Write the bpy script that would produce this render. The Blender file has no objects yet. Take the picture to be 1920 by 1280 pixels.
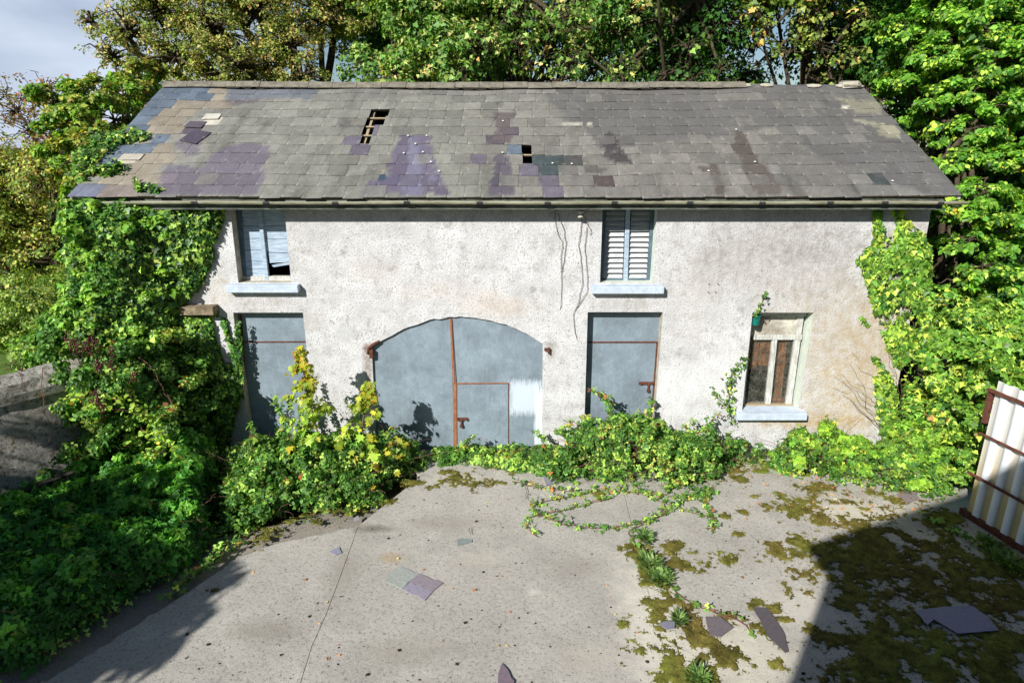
import bpy, bmesh, math, random
import numpy as np
from mathutils import Vector, Matrix
from mathutils.geometry import tessellate_polygon
R = math.radians
scene = bpy.context.scene
# ---------------------------------------------------------------- camera, sky, sun
F, TILT = 1210.0, R(17.4)
CAM = np.array((0.0, -10.0, 5.1))
cd = bpy.data.cameras.new('camera'); cam = bpy.data.objects.new('camera', cd)
scene.collection.objects.link(cam); scene.camera = cam
cam.location = CAM; cam.rotation_euler = (R(90)-TILT, 0, 0)
cd.sensor_width = 36; cd.lens = F/1920*36; cd.clip_start = .05; cd.clip_end = 2000
SUN = Vector((-.70, -1.0, .80)).normalized()
EL = math.asin(SUN.z); AZ = math.atan2(SUN.x, SUN.y)
w = bpy.data.worlds.new('World'); scene.world = w; w.use_nodes = True
nt = w.node_tree; nt.nodes.clear()
out = nt.nodes.new('ShaderNodeOutputWorld')
sky = nt.nodes.new('ShaderNodeTexSky'); sky.sky_type = 'NISHITA'; sky.sun_disc = False
sky.sun_elevation = EL; sky.sun_rotation = AZ; sky.air_density = 1.0; sky.dust_density = .1; sky.ozone_density = 2.5
b1 = nt.nodes.new('ShaderNodeBackground'); b1.inputs[1].default_value = .05
b2 = nt.nodes.new('ShaderNodeBackground'); b2.inputs[1].default_value = 1.0
tc = nt.nodes.new('ShaderNodeTexCoord'); mp = nt.nodes.new('ShaderNodeMapping')
mp.inputs['Scale'].default_value = (1, 1, 2.6)
n1 = nt.nodes.new('ShaderNodeTexNoise'); n1.inputs['Scale'].default_value = 2.2; n1.inputs['Detail'].default_value = 6
cr = nt.nodes.new('ShaderNodeValToRGB')
cr.color_ramp.elements[0].position = .36; cr.color_ramp.elements[0].color = (.28, .34, .45, 1)
cr.color_ramp.elements[1].position = .64; cr.color_ramp.elements[1].color = (.60, .66, .76, 1)
sx = nt.nodes.new('ShaderNodeSeparateXYZ')
mr = nt.nodes.new('ShaderNodeMapRange'); mr.inputs['From Min'].default_value = -.28; mr.inputs['From Max'].default_value = -.5
mr.inputs['To Min'].default_value = 0.0; mr.inputs['To Max'].default_value = .97
mx = nt.nodes.new('ShaderNodeMixShader')
L = nt.links.new
L(tc.outputs['Generated'], mp.inputs[0]); L(mp.outputs[0], n1.inputs['Vector']); L(n1.outputs['Fac'], cr.inputs[0])
L(cr.outputs[0], b2.inputs[0]); L(sky.outputs[0], b1.inputs[0]); L(tc.outputs['Generated'], sx.inputs[0])
my = nt.nodes.new('ShaderNodeMapRange'); my.inputs['From Min'].default_value = .15; my.inputs['From Max'].default_value = .4
mm = nt.nodes.new('ShaderNodeMath'); mm.operation = 'MULTIPLY'
L(sx.outputs['X'], mr.inputs['Value']); L(sx.outputs['Y'], my.inputs['Value']); L(mr.outputs[0], mm.inputs[0]); L(my.outputs[0], mm.inputs[1]); L(mm.outputs[0], mx.inputs[0]); L(b1.outputs[0], mx.inputs[1]); L(b2.outputs[0], mx.inputs[2]); L(mx.outputs[0], out.inputs[0])
sd = bpy.data.lights.new('sun', 'SUN'); sd.energy = 5.0; sd.angle = R(.55); sd.color = (1, .97, .92)
so = bpy.data.objects.new('sun', sd); scene.collection.objects.link(so)
so.rotation_euler = SUN.to_track_quat('Z', 'Y').to_euler()
scene.view_settings.view_transform = 'Standard'; scene.view_settings.look = 'None'
scene.view_settings.exposure = 0.58; scene.view_settings.gamma = 1
scene.cycles.max_bounces = 6; scene.cycles.transparent_max_bounces = 6

# ---------------------------------------------------------------- measuring the photograph
_f = np.array((0, math.cos(TILT), -math.sin(TILT))); _u = np.array((0, math.sin(TILT), math.cos(TILT)))
def ray(px, py):
    return np.array((1.0, 0, 0))*(px-960)/F + _u*(640-py)/F + _f
def gr(px, py, z=0.0):
    d = ray(px, py); t = (z-CAM[2])/d[2]; p = CAM+d*t
    return (float(p[0]), float(p[1]))
def wl(px, py, y=0.0):
    d = ray(px, py); t = (y-CAM[1])/d[1]; p = CAM+d*t
    return (float(p[0]), float(p[2]))
def at(px, py, y):
    x, z = wl(px, py, y); return (x, y, z)
def proj(P):
    P = np.asarray(P, float)-CAM
    dep = P @ _f
    return 960+F*P[..., 0]/dep, 640-F*(P @ _u)/dep

# ---------------------------------------------------------------- materials
def lin(c):
    c = [v/255 for v in c]
    return tuple((v/12.92 if v <= .04045 else ((v+.055)/1.055)**2.4) for v in c)
class NT:
    def __init__(s, name, rough=.8, spec=.3, metal=0.0):
        s.m = bpy.data.materials.new(name); s.m.use_nodes = True
        s.t = s.m.node_tree; s.b = s.t.nodes['Principled BSDF']
        s.b.inputs['Roughness'].default_value = rough
        s.b.inputs['Specular IOR Level'].default_value = spec
        s.b.inputs['Metallic'].default_value = metal
        s.o = s.t.nodes['Material Output']
        s.tc = s.t.nodes.new('ShaderNodeTexCoord').outputs['Object']
    def put(s, sock, v):
        if isinstance(v, bpy.types.NodeSocket): s.t.links.new(v, sock)
        elif v is not None:
            if hasattr(sock.default_value, '__len__') and not hasattr(v, '__len__'): v = (v,)*len(sock.default_value)
            if hasattr(sock.default_value, '__len__') and len(sock.default_value) == 4 and len(v) == 3: v = (*v, 1)
            sock.default_value = v
    def map(s, scale=(1, 1, 1), loc=(0, 0, 0), rot=(0, 0, 0), vec=None):
        n = s.t.nodes.new('ShaderNodeMapping'); s.put(n.inputs[0], vec or s.tc)
        n.inputs['Scale'].default_value = scale; n.inputs['Location'].default_value = loc; n.inputs['Rotation'].default_value = rot
        return n.outputs[0]
    def noise(s, scale, detail=4, rough=.6, vec=None, dist=0.0):
        n = s.t.nodes.new('ShaderNodeTexNoise'); s.put(n.inputs['Vector'], vec or s.tc)
        n.inputs['Scale'].default_value = scale; n.inputs['Detail'].default_value = detail
        n.inputs['Roughness'].default_value = rough; n.inputs['Distortion'].default_value = dist
        return n.outputs['Fac']
    def voro(s, scale, vec=None, feat='F1', out='Distance'):
        n = s.t.nodes.new('ShaderNodeTexVoronoi'); n.feature = feat; s.put(n.inputs['Vector'], vec or s.tc)
        n.inputs['Scale'].default_value = scale
        return n.outputs[out]
    def ramp(s, fac, *stops):
        n = s.t.nodes.new('ShaderNodeValToRGB'); s.put(n.inputs[0], fac); e = n.color_ramp.elements
        while len(e) < len(stops): e.new(.5)
        for i, (p, c) in enumerate(stops):
            e[i].position = p; e[i].color = (*c, 1) if hasattr(c, '__len__') else (c, c, c, 1)
        return n.outputs[0]
    def mr(s, v, a, b, c=0.0, d=1.0):
        n = s.t.nodes.new('ShaderNodeMapRange'); s.put(n.inputs[0], v)
        for i, q in enumerate((a, b, c, d)): n.inputs[i+1].default_value = q
        return n.outputs[0]
    def mix(s, fac, a, b, mode='MIX'):
        n = s.t.nodes.new('ShaderNodeMixRGB'); n.blend_type = mode
        s.put(n.inputs[0], fac); s.put(n.inputs[1], a); s.put(n.inputs[2], b); return n.outputs[0]
    def math(s, op, a, b=None):
        n = s.t.nodes.new('ShaderNodeMath'); n.operation = op; s.put(n.inputs[0], a)
        if b is not None: s.put(n.inputs[1], b)
        return n.outputs[0]
    def attr(s, name='Col'):
        n = s.t.nodes.new('ShaderNodeAttribute'); n.attribute_name = name; return n.outputs['Color']
    def blob(s, c, r, nz, amp=.8, soft=.5):
        "a stain with a ragged outline round the point c, half sizes r"
        v = s.map(scale=tuple(1/q for q in r), loc=tuple(-a/q for a, q in zip(c, r)))
        n = s.t.nodes.new('ShaderNodeVectorMath'); n.operation = 'LENGTH'; s.put(n.inputs[0], v)
        d = s.math('ADD', n.outputs['Value'], s.math('MULTIPLY', s.math('SUBTRACT', nz, .5), amp*2))
        return s.mr(d, 1.0, 1-soft)
    def rect(s, c, r, nz, amp=.5, soft=.2):
        v = s.map(scale=tuple(1/q for q in r), loc=tuple(-a/q for a, q in zip(c, r))); x = s.t.nodes.new('ShaderNodeSeparateXYZ'); s.put(x.inputs[0], v)
        d = s.math('MAXIMUM', s.math('ABSOLUTE', x.outputs[0]), s.math('ABSOLUTE', x.outputs[2]))
        return s.mr(s.math('ADD', d, s.math('MULTIPLY', s.math('SUBTRACT', nz, .5), amp*2)), 1.0, 1-soft)
    def bump(s, h, strength=.5, dist=.02, prev=None):
        n = s.t.nodes.new('ShaderNodeBump'); s.put(n.inputs['Height'], h)
        n.inputs['Strength'].default_value = strength; n.inputs['Distance'].default_value = dist
        if prev: s.put(n.inputs['Normal'], prev)
        return n.outputs[0]
    def done(s, col=None, normal=None, rough=None):
        s.put(s.b.inputs['Base Color'], col)
        if normal: s.put(s.b.inputs['Normal'], normal)
        if rough is not None: s.put(s.b.inputs['Roughness'], rough)
        return s.m
M = {}
def simple(name, c, rough=.8, vary=.25, scale=12, bumpd=.003, metal=0, spec=.3, c2=None, stretch=(1, 1, 1)):
    t = NT(name, rough, spec, metal)
    c = lin(c); dk = lin(c2) if c2 else tuple(v*(1-vary) for v in c)
    n = t.noise(scale, 6, .65, t.map(stretch)); fine = t.noise(scale*7, 3, .6, t.map(stretch))
    col = t.mix(t.mr(n, .35, .65), c, dk)
    col = t.mix(.5, col, t.ramp(fine, (.3, .55), (.7, 1.0)), 'MULTIPLY')
    M[name] = t.done(col, t.bump(fine, .5, bumpd)); return M[name]

# rough-cast wall
t = NT('roughcast', .92, .15)
big = t.noise(.55, 5, .6); med = t.noise(2.6, 8, .7); grain = t.noise(34, 3, .6); lump = t.voro(46)
col = t.ramp(med, (.3, lin((168, 168, 168))), (.5, lin((190, 190, 190))), (.68, lin((206, 206, 207))))
col = t.mix(t.mr(t.noise(4.5, 10, .78), .52, .66), col, lin((150, 147, 142)))
pit = t.mr(t.math('SUBTRACT', grain, t.math('MULTIPLY', t.mr(med, .3, .7), .08)), .40, .30); col = t.mix(t.math('MULTIPLY', pit, .6), col, lin((92, 88, 84)))
M['roughcast'] = t
def wpos(px, py): x, z = wl(px, py); return (x, 0, z)
spk = t.noise(9, 8, .8); rag = t.noise(3.0, 7, .75)
for (px, py, rx, rz, c, k) in (
        (1600, 720, 1.25, 1.5, (196, 170, 116), .62), (1560, 600, 1.3, 1.1, (190, 172, 142), .55), (1650, 640, .8, 1.6, (186, 166, 136), .6),
        (1460, 500, 2.2, .9, (168, 160, 150), .6), (1700, 470, .5, 1.3, (165, 150, 138), .6),
        (930, 575, .75, .28, (206, 178, 146), .4), (830, 545, .9, .25, (208, 188, 166), .3), (700, 510, .6, .3, (205, 190, 172), .3), (560, 470, .5, 1.2, (186, 182, 174), .4), (640, 420, 1.5, .3, (184, 182, 178), .4), (1500, 450, 1.6, .5, (150, 146, 140), .5), (1340, 480, .4, .5, (160, 156, 150), .5), (1180, 570, .7, .12, (170, 166, 160), .6), (492, 565, .7, .1, (176, 168, 158), .6),
        (410, 540, .35, .6, (206, 194, 174), .4), (520, 600, .9, .3, (186, 176, 164), .6), (690, 690, .1, .42, (136, 118, 100), .8),
        (1034, 655, .1, .2, (150, 140, 124), .85), (437, 735, .17, .8, (146, 96, 78), .8), (690, 652, .12, .1, (120, 86, 70), .8),
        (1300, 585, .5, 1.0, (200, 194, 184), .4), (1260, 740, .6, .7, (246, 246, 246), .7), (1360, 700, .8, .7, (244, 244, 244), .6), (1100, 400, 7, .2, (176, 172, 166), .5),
        (1520, 790, 1.3, .2, (196, 160, 92), .7), (1200, 600, .12, 1.2, (176, 172, 165), .5)):
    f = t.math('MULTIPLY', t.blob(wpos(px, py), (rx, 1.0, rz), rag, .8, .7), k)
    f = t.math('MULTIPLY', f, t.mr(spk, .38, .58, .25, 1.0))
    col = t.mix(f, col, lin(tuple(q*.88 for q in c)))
col = t.mix(t.math('MULTIPLY', t.mr(t.noise(45, 4, .7), .6, .72), .6), col, lin((100, 94, 88)))
col = t.mix(t.math('MULTIPLY', t.mr(t.noise(7, 7, .7, t.map((2.2, 1, .22))), .56, .74), .35), col, lin((120, 116, 108)))
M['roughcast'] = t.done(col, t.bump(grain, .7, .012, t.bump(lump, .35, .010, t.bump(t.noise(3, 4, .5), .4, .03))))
# lined render in the reveals
simple('reveal', (196, 190, 174), .9, .2, 9, .004, c2=(160, 150, 128))
simple('reveal_paint', (214, 222, 208), .8, .15, 6, .003)
simple('stone', (150, 136, 112), .95, .3, 9, .02, c2=(100, 88, 70))
simple('blue_paint', (196, 208, 222), .7, .12, 7, .003, c2=(176, 188, 202))
simple('wood_blue', (184, 200, 214), .85, .2, 5, .006, stretch=(1, 1, 7), c2=(136, 156, 174))
simple('wood_grey', (128, 134, 138), .85, .3, 9, .005, stretch=(9, 1, 1.2), c2=(92, 98, 102))
simple('louvre_wood', (206, 208, 208), .85, .25, 8, .003, stretch=(1, 6, 6), c2=(168, 170, 172))
simple('frame_dark', (96, 116, 128), .8, .3, 9, .003, c2=(72, 92, 104))
simple('wood_white', (212, 214, 208), .85, .3, 7, .004, stretch=(7, 1, 1), c2=(160, 158, 150))
simple('board_cream', (206, 204, 188), .9, .3, 3.2, .006, c2=(132, 122, 110))
simple('wood_brown', (190, 128, 80), .85, .3, 5, .004, stretch=(8, 1, 1), c2=(140, 88, 52))
simple('wood_raw', (176, 158, 128), .9, .3, 9, .004, stretch=(1, 8, 8))
simple('dark_wood', (70, 62, 54), .9, .3, 9, .004)
simple('rust', (112, 68, 52), .95, .3, 18, .004, c2=(76, 46, 38))
simple('rust_light', (158, 114, 84), .95, .3, 14, .004, c2=(138, 84, 56))
simple('teal_plastic', (20, 118, 108), .4, .15, 6, .001)
simple('porcelain', (212, 208, 190), .35, .2, 30, .002)
simple('wire', (110, 98, 84), .9, .3, 9, .001)
simple('fascia', (112, 118, 108), .9, .3, 5, .004, c2=(60, 62, 56), stretch=(1, 1, 3))
simple('bracket', (60, 62, 64), .8, .3, 20, .003)
simple('gutter', (172, 170, 150), .7, .3, 3, .002, c2=(126, 124, 100), stretch=(1, 4, 4))
simple('ridge_tile', (138, 132, 118), .95, .3, 8, .012, c2=(100, 96, 86))
simple('mortar', (196, 190, 172), .95, .3, 9, .02)
simple('bark', (92, 80, 62), .95, .4, 12, .02, stretch=(1, 1, .3), c2=(56, 50, 38))
simple('twig', (120, 96, 76), .9, .3, 12, .002)
simple('bramble_stem', (132, 88, 80), .8, .3, 12, .002)
simple('berry', (92, 16, 34), .3, .3, 30, .001, spec=.5)
simple('berry_dark', (34, 14, 30), .3, .3, 30, .001, spec=.5)
simple('clip', (235, 235, 235), .5, .1, 9, .001)
simple('soil', (84, 72, 50), .98, .4, 5, .05)
simple('lawn', (92, 120, 44), .98, .4, 4, .05)
simple('pebble', (58, 50, 38), .98, .4, 9, .01)
simple('house_render', (120, 116, 108), .95, .2, 5, .01)
simple('house_slate', (92, 92, 98), .8, .3, 5, .01)
simple('house_glass', (30, 34, 40), .1, .1, 3, .0, spec=.5)
# galvanised sheet steel
def galv(name, c, blobs=()):
    t = NT(name, .62, .4, .15)
    v = t.voro(60, out='Color'); big = t.noise(1.6, 6, .7); st = t.noise(5, 6, .7, t.map((6, 1, .7)))
    col = t.mix(t.mr(big, .38, .62), tuple(q*1.04 for q in lin(c)), tuple(q*.70 for q in lin(c))); col = t.mix(t.math('MULTIPLY', t.mr(t.noise(13, 7, .8), .5, .7), .4), col, tuple(q*.62 for q in lin(c)))
    sep = t.t.nodes.new('ShaderNodeSeparateColor'); t.put(sep.inputs[0], v)
    col = t.mix(.55, col, t.ramp(sep.outputs[0], (.0, .72), (1.0, 1.0)), 'MULTIPLY')
    col = t.mix(t.math('MULTIPLY', t.mr(st, .55, .8), .22), col, lin((196, 206, 214)))
    for (p, r, cc, k) in blobs:
        f = t.rect(p, r, t.noise(4, 9, .85, t.map((9, 1, .9))), .75, .35)
        col = t.mix(t.math('MULTIPLY', f, k), col, lin(cc))
    M[name] = t.done(col, t.bump(big, .15, .03), t.mr(st, .3, .7, .5, .75)); return M[name]
galv('galvanised', (138, 153, 164))
x0, z0 = wl(985, 748); x1, z1 = wl(1012, 785)
galv('galvanised_painted', (138, 153, 164), (((x0, 0, z0), (.30, 9, .34), (204, 214, 226), .78), ((x1, 0, z1), (.10, 9, .66), (212, 220, 230), .85)))
# slates: colour from the slate's own stain map
t = NT('slate', .62, .35)
a = t.attr(); fine = t.noise(38, 6, .75); mid = t.noise(7, 7, .75)
col = t.mix(1.0, a, t.ramp(fine, (.3, .62), (.55, 1.0), (.75, 1.18)), 'MULTIPLY')
col = t.mix(t.math('MULTIPLY', t.mr(mid, .58, .70), .35), col, lin((178, 172, 150)))
M['slate'] = t.done(col, t.bump(fine, .5, .006, t.bump(mid, .4, .01)), t.mr(mid, .3, .7, .5, .8))
t = NT('loose_slate', .55, .4)
a = t.attr(); fine = t.noise(30, 6, .75)
M['loose_slate'] = t.done(t.mix(1.0, a, t.ramp(fine, (.3, .7), (.6, 1.05)), 'MULTIPLY'), t.bump(fine, .4, .004))
# leaves
def leafmat(name, rough=.42, trans=.32, boost=1.5, spec=.4):
    t = NT(name, rough, spec); a = t.attr(); t.put(t.b.inputs['Base Color'], a)
    tr = t.t.nodes.new('ShaderNodeBsdfTranslucent'); t.put(tr.inputs[0], t.mix(1.0, a, (boost*1.1, boost*1.15, boost*.5), 'MULTIPLY'))
    mxs = t.t.nodes.new('ShaderNodeMixShader'); mxs.inputs[0].default_value = trans
    t.t.links.new(t.b.outputs[0], mxs.inputs[1]); t.t.links.new(tr.outputs[0], mxs.inputs[2]); t.t.links.new(mxs.outputs[0], t.o.inputs[0])
    M[name] = t.m
leafmat('leaf_glossy', .42, .28, 1.4, .35); leafmat('leaf', .5, .35, 1.5, .35); leafmat('leaf_dry', .7, .3, 1.3, .2)
leafmat('mossy', .9, .1, 1.2, .1)

# ---------------------------------------------------------------- building blocks
def link(o): scene.collection.objects.link(o); return o
def empty(name, loc, label, cat, group=None):
    o = link(bpy.data.objects.new(name, None)); o.location = loc; o.empty_display_size = .2
    o['label'] = label; o['category'] = cat
    if group: o['group'] = group
    return o
def tag(o, label, cat, group=None, kind=None):
    if label: o['label'] = label
    if cat: o['category'] = cat
    if group: o['group'] = group
    if kind: o['kind'] = kind
    return o
def adopt(o, parent):
    if parent is not None:
        o.parent = parent
        o.matrix_parent_inverse = Matrix.Translation(parent.location).inverted() if parent.parent is None else \
            (Matrix.Translation(parent.location).inverted() if parent.type == 'EMPTY' else Matrix.Identity(4))
class MB:
    def __init__(s): s.v = []; s.f = []
    def add(s, vs, fs):
        k = len(s.v); s.v += [tuple(map(float, q)) for q in vs]; s.f += [tuple(i+k for i in f) for f in fs]; return s
    def box(s, a, b, rot=None, jit=0.0):
        (x0, y0, z0), (x1, y1, z1) = a, b
        vs = [Vector((x, y, z)) for x in (x0, x1) for y in (y0, y1) for z in (z0, z1)]
        if jit: vs = [q+Vector([random.uniform(-jit, jit) for _ in range(3)]) for q in vs]
        if rot is not None:
            c = Vector(((x0+x1)/2, (y0+y1)/2, (z0+z1)/2)); vs = [c+rot @ (q-c) for q in vs]
        return s.add(vs, [(0, 1, 3, 2), (4, 6, 7, 5), (0, 4, 5, 1), (2, 3, 7, 6), (0, 2, 6, 4), (1, 5, 7, 3)])
    def quadbox(s, quad, d):
        "a slab: four corners and a thickness vector"
        q = [Vector(p) for p in quad]; d = Vector(d)
        return s.add(q+[p+d for p in q], [(0, 1, 2, 3), (7, 6, 5, 4), (0, 4, 5, 1), (1, 5, 6, 2), (2, 6, 7, 3), (3, 7, 4, 0)])
    def prism(s, pts, d):
        "flat outline pts (3-D) pushed along d"
        n = len(pts); q = [Vector(p) for p in pts]; d = Vector(d)
        tri = tessellate_polygon([q])
        return s.add(q+[p+d for p in q], [tuple(f) for f in tri]+[tuple(i+n for i in reversed(f)) for f in tri]+[(i, (i+1) % n, (i+1) % n+n, i+n) for i in range(n)])
    def tube(s, pts, r, n=8, cap=True):
        pts = [Vector(p) for p in pts]; k = len(s.v)
        rr = r if hasattr(r, '__len__') else [r]*len(pts)
        for i, p in enumerate(pts):
            d = (pts[min(i+1, len(pts)-1)]-pts[max(i-1, 0)]).normalized()
            a = d.cross(Vector((0, 0, 1)) if abs(d.z) < .9 else Vector((0, 1, 0))).normalized(); b = d.cross(a)
            s.v += [tuple(p+(a*math.cos(q)+b*math.sin(q))*rr[i]) for q in [2*math.pi*j/n for j in range(n)]]
        for i in range(len(pts)-1):
            for j in range(n):
                s.f.append((k+i*n+j, k+i*n+(j+1) % n, k+(i+1)*n+(j+1) % n, k+(i+1)*n+j))
        if cap:
            s.f.append(tuple(k+j for j in reversed(range(n)))); e = k+(len(pts)-1)*n; s.f.append(tuple(e+j for j in range(n)))
        return s
    def build(s, name, mat, parent=None, bevel=0, smooth=False):
        me = bpy.data.meshes.new(name); me.from_pydata(s.v, [], s.f); me.update()
        bm = bmesh.new(); bm.from_mesh(me); bmesh.ops.recalc_face_normals(bm, faces=bm.faces); bm.to_mesh(me); bm.free()
        me.materials.append(mat)
        if smooth:
            for p in me.polygons: p.use_smooth = True
        o = link(bpy.data.objects.new(name, me))
        if bevel:
            m = o.modifiers.new('bevel', 'BEVEL'); m.width = bevel; m.segments = 2; m.limit_method = 'ANGLE'
        adopt(o, parent); return o
def npmesh(name, V, Fc, mat, parent=None, col=None, smooth=False):
    "V (n,3), Fc (m,k) index arrays, col (n,3)"
    me = bpy.data.meshes.new(name); V = np.ascontiguousarray(V, np.float32); Fc = np.ascontiguousarray(Fc, np.int32)
    me.vertices.add(len(V)); me.vertices.foreach_set('co', V.ravel())
    k = Fc.shape[1]; me.loops.add(Fc.size); me.loops.foreach_set('vertex_index', Fc.ravel())
    me.polygons.add(len(Fc)); me.polygons.foreach_set('loop_start', np.arange(0, Fc.size, k, dtype=np.int32))
    me.polygons.foreach_set('loop_total', np.full(len(Fc), k, np.int32))
    if smooth: me.polygons.foreach_set('use_smooth', np.ones(len(Fc), bool))
    if col is not None:
        at_ = me.attributes.new('Col', 'FLOAT_COLOR', 'POINT')
        c4 = np.ones((len(V), 4), np.float32); c4[:, :3] = col; at_.data.foreach_set('color', c4.ravel())
    me.materials.append(mat); me.update(); me.validate()
    o = link(bpy.data.objects.new(name, me)); adopt(o, parent); return o
def vnoise(P, scale, seed=0):
    "smooth value noise 0..1, P (n,2) or (n,3)"
    P = np.asarray(P, float)*scale; k = P.shape[1]; i = np.floor(P).astype(np.int64); f = P-i; f = f*f*(3-2*f)
    pr = np.array((73856093, 19349663, 83492791))[:k]; res = np.zeros(len(P))
    for c in range(2**k):
        o = np.array([(c >> j) & 1 for j in range(k)])
        h = ((i+o)*pr).sum(1)+seed*9176117
        h = (h ^ (h >> 13))*1274126177 & 0x7fffffff; h = (h ^ (h >> 16)) & 0xffff
        res += h/65535.0*np.prod(np.where(o, f, 1-f), 1)
    return res
def fbm(P, scale, seed=0, oct=4):
    s = 0; a = 1; tot = 0
    for o in range(oct): s = s+a*vnoise(P, scale*2**o, seed+o*17); tot += a; a *= .55
    return s/tot
def inpoly(x, y, poly):
    r = np.zeros(len(x), bool); n = len(poly); j = n-1
    for i in range(n):
        xi, yi = poly[i]; xj, yj = poly[j]
        c = ((yi > y) != (yj > y)) & (x < (xj-xi)*(y-yi)/((yj-yi) or 1e-9)+xi); r ^= c; j = i
    return r
def edgedist(x, y, poly):
    d = np.full(len(x), 1e9); n = len(poly)
    for i in range(n):
        a = np.array(poly[i]); b = np.array(poly[(i+1) % n]); ab = b-a
        t_ = np.clip(((x-a[0])*ab[0]+(y-a[1])*ab[1])/max(ab @ ab, 1e-12), 0, 1)
        d = np.minimum(d, np.hypot(x-a[0]-t_*ab[0], y-a[1]-t_*ab[1]))
    return d
def unit(a): return a/np.maximum(np.linalg.norm(a, axis=-1, keepdims=True), 1e-9)

# leaf outlines (across, along, lift) as triangle fans
def fan(o, c): return np.array(o+[c], float), np.array([(i, (i+1) % len(o), len(o)) for i in range(len(o))])
def mirror(h): return h+[(-x, y, z) for x, y, z in reversed(h[1:-1])]
T_OV = (np.array([(0, 0, 0), (.36, .48, .1), (0, 1, -.04), (-.36, .48, .1)], float), np.array([(0, 1, 2), (0, 2, 3)]))
T_HEX = fan(mirror([(0, 0, 0), (.3, .22, .08), (.34, .58, .08), (0, 1, -.1)]), (0, .45, -.02))
T_IVY = fan(mirror([(0, 0, 0), (.3, -.1, .04), (.52, .24, .06), (.27, .42, .03), (0, 1, -.06)]), (0, .32, .0))
T_MAPLE = fan(mirror([(0, 0, 0), (.26, -.14, .0), (.3, .06, .04), (.66, .12, .02), (.42, .34, .05), (.56, .72, .0), (.24, .6, .04), (0, 1.08, -.12)]), (0, .34, .0))
def _tri():
    V = []; Fs = []
    for k, (ang, s) in enumerate(((0, 1.0), (72, .8), (-72, .8))):
        v, f = T_HEX; a = R(ang); q = v.copy()*s; q[:, 1] += .12
        V.append(np.stack([q[:, 0]*math.cos(a)+q[:, 1]*math.sin(a), -q[:, 0]*math.sin(a)+q[:, 1]*math.cos(a), q[:, 2]], 1)); Fs.append(f+k*len(v))
    return np.concatenate(V), np.concatenate(Fs)
T_TRI = _tri()
def leaves(name, pos, nrm, size, tmpl, col, mat, parent=None, down=.0, rng=None):
    rng = rng or np.random.default_rng(1); n = len(pos); V, Fc = tmpl
    N = unit(nrm); r = rng.normal(size=(n, 3)); r[:, 2] -= down*2.5
    T = unit(r-(r*N).sum(1, keepdims=True)*N); B = np.cross(T, N)
    curl = rng.uniform(.3, 1.9, (n, 1, 1))
    P = pos[:, None]+size[:, None, None]*(V[None, :, :1]*B[:, None]+V[None, :, 1:2]*T[:, None]+V[None, :, 2:]*N[:, None]*curl)
    k = len(V); idx = (np.arange(n)*k)[:, None, None]+Fc[None]
    c = np.repeat(col[:, None], k, 1)
    return npmesh(name, P.reshape(-1, 3), idx.reshape(-1, 3), mat, parent, c.reshape(-1, 3))
def palette(rng, keys, pal, n=None):
    "colour per leaf: keys choose a palette entry (smoothly per clump), plus jitter"
    pal_c = np.array([lin(p[0]) for p in pal]); wt = np.array([p[1] for p in pal], float); wt /= wt.sum(); cw = np.cumsum(wt)
    i = np.clip(np.searchsorted(cw, keys), 0, len(pal)-1)
    c = pal_c[i]*rng.uniform(.75, 2.15, (len(keys), 1)); c[:, 0] *= rng.uniform(.85, 1.2, len(keys)); return c
def segs(name, P0, P1, r0, r1, mat, parent=None, n=4):
    P0 = np.asarray(P0, float); P1 = np.asarray(P1, float); r0 = np.broadcast_to(r0, len(P0)); r1 = np.broadcast_to(r1, len(P0))
    d = unit(P1-P0); ref = np.where(np.abs(d[:, 2:]) < .9, np.array([[0, 0, 1.0]]), np.array([[0, 1.0, 0]])); a = unit(np.cross(d, ref)); b = np.cross(d, a)
    V = []
    for P, r in ((P0, r0), (P1, r1)):
        for j in range(n):
            q = 2*math.pi*j/n; V.append(P+(a*math.cos(q)+b*math.sin(q))*r[:, None])
    V = np.stack(V, 1).reshape(-1, 3); base = (np.arange(len(P0))*2*n)[:, None, None]
    f = np.array([(j, (j+1) % n, n+(j+1) % n, n+j) for j in range(n)])
    return npmesh(name, V, (base+f[None]).reshape(-1, 4), mat, parent, smooth=True)
def wander(a, b, n, amp, rng, sag=0.0):
    "a crooked polyline from a to b"
    a = np.array(a, float); b = np.array(b, float); t_ = np.linspace(0, 1, n)[:, None]
    o = np.cumsum(rng.normal(0, amp, (n, 3)), 0); o -= t_*o[-1]; o[0] = 0
    p = a+(b-a)*t_+o; p[:, 2] -= sag*np.sin(t_[:, 0]*math.pi); return p
# ================================================================ ground, yard
def sheet(name, pts, z, mat, th=0.0, kind='structure'):
    m = MB(); q = [Vector((x, y, z)) for x, y in pts]
    if th: m.prism([(x, y, z) for x, y in pts], (0, 0, -th))
    else: m.add(q, [tuple(f) for f in tessellate_polygon([q])])
    o = m.build(name, mat); o['kind'] = kind; return o
sheet('ground', [(-300, -300), (300, -300), (300, 600), (-300, 600)], -.12, M['soil'])
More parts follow.
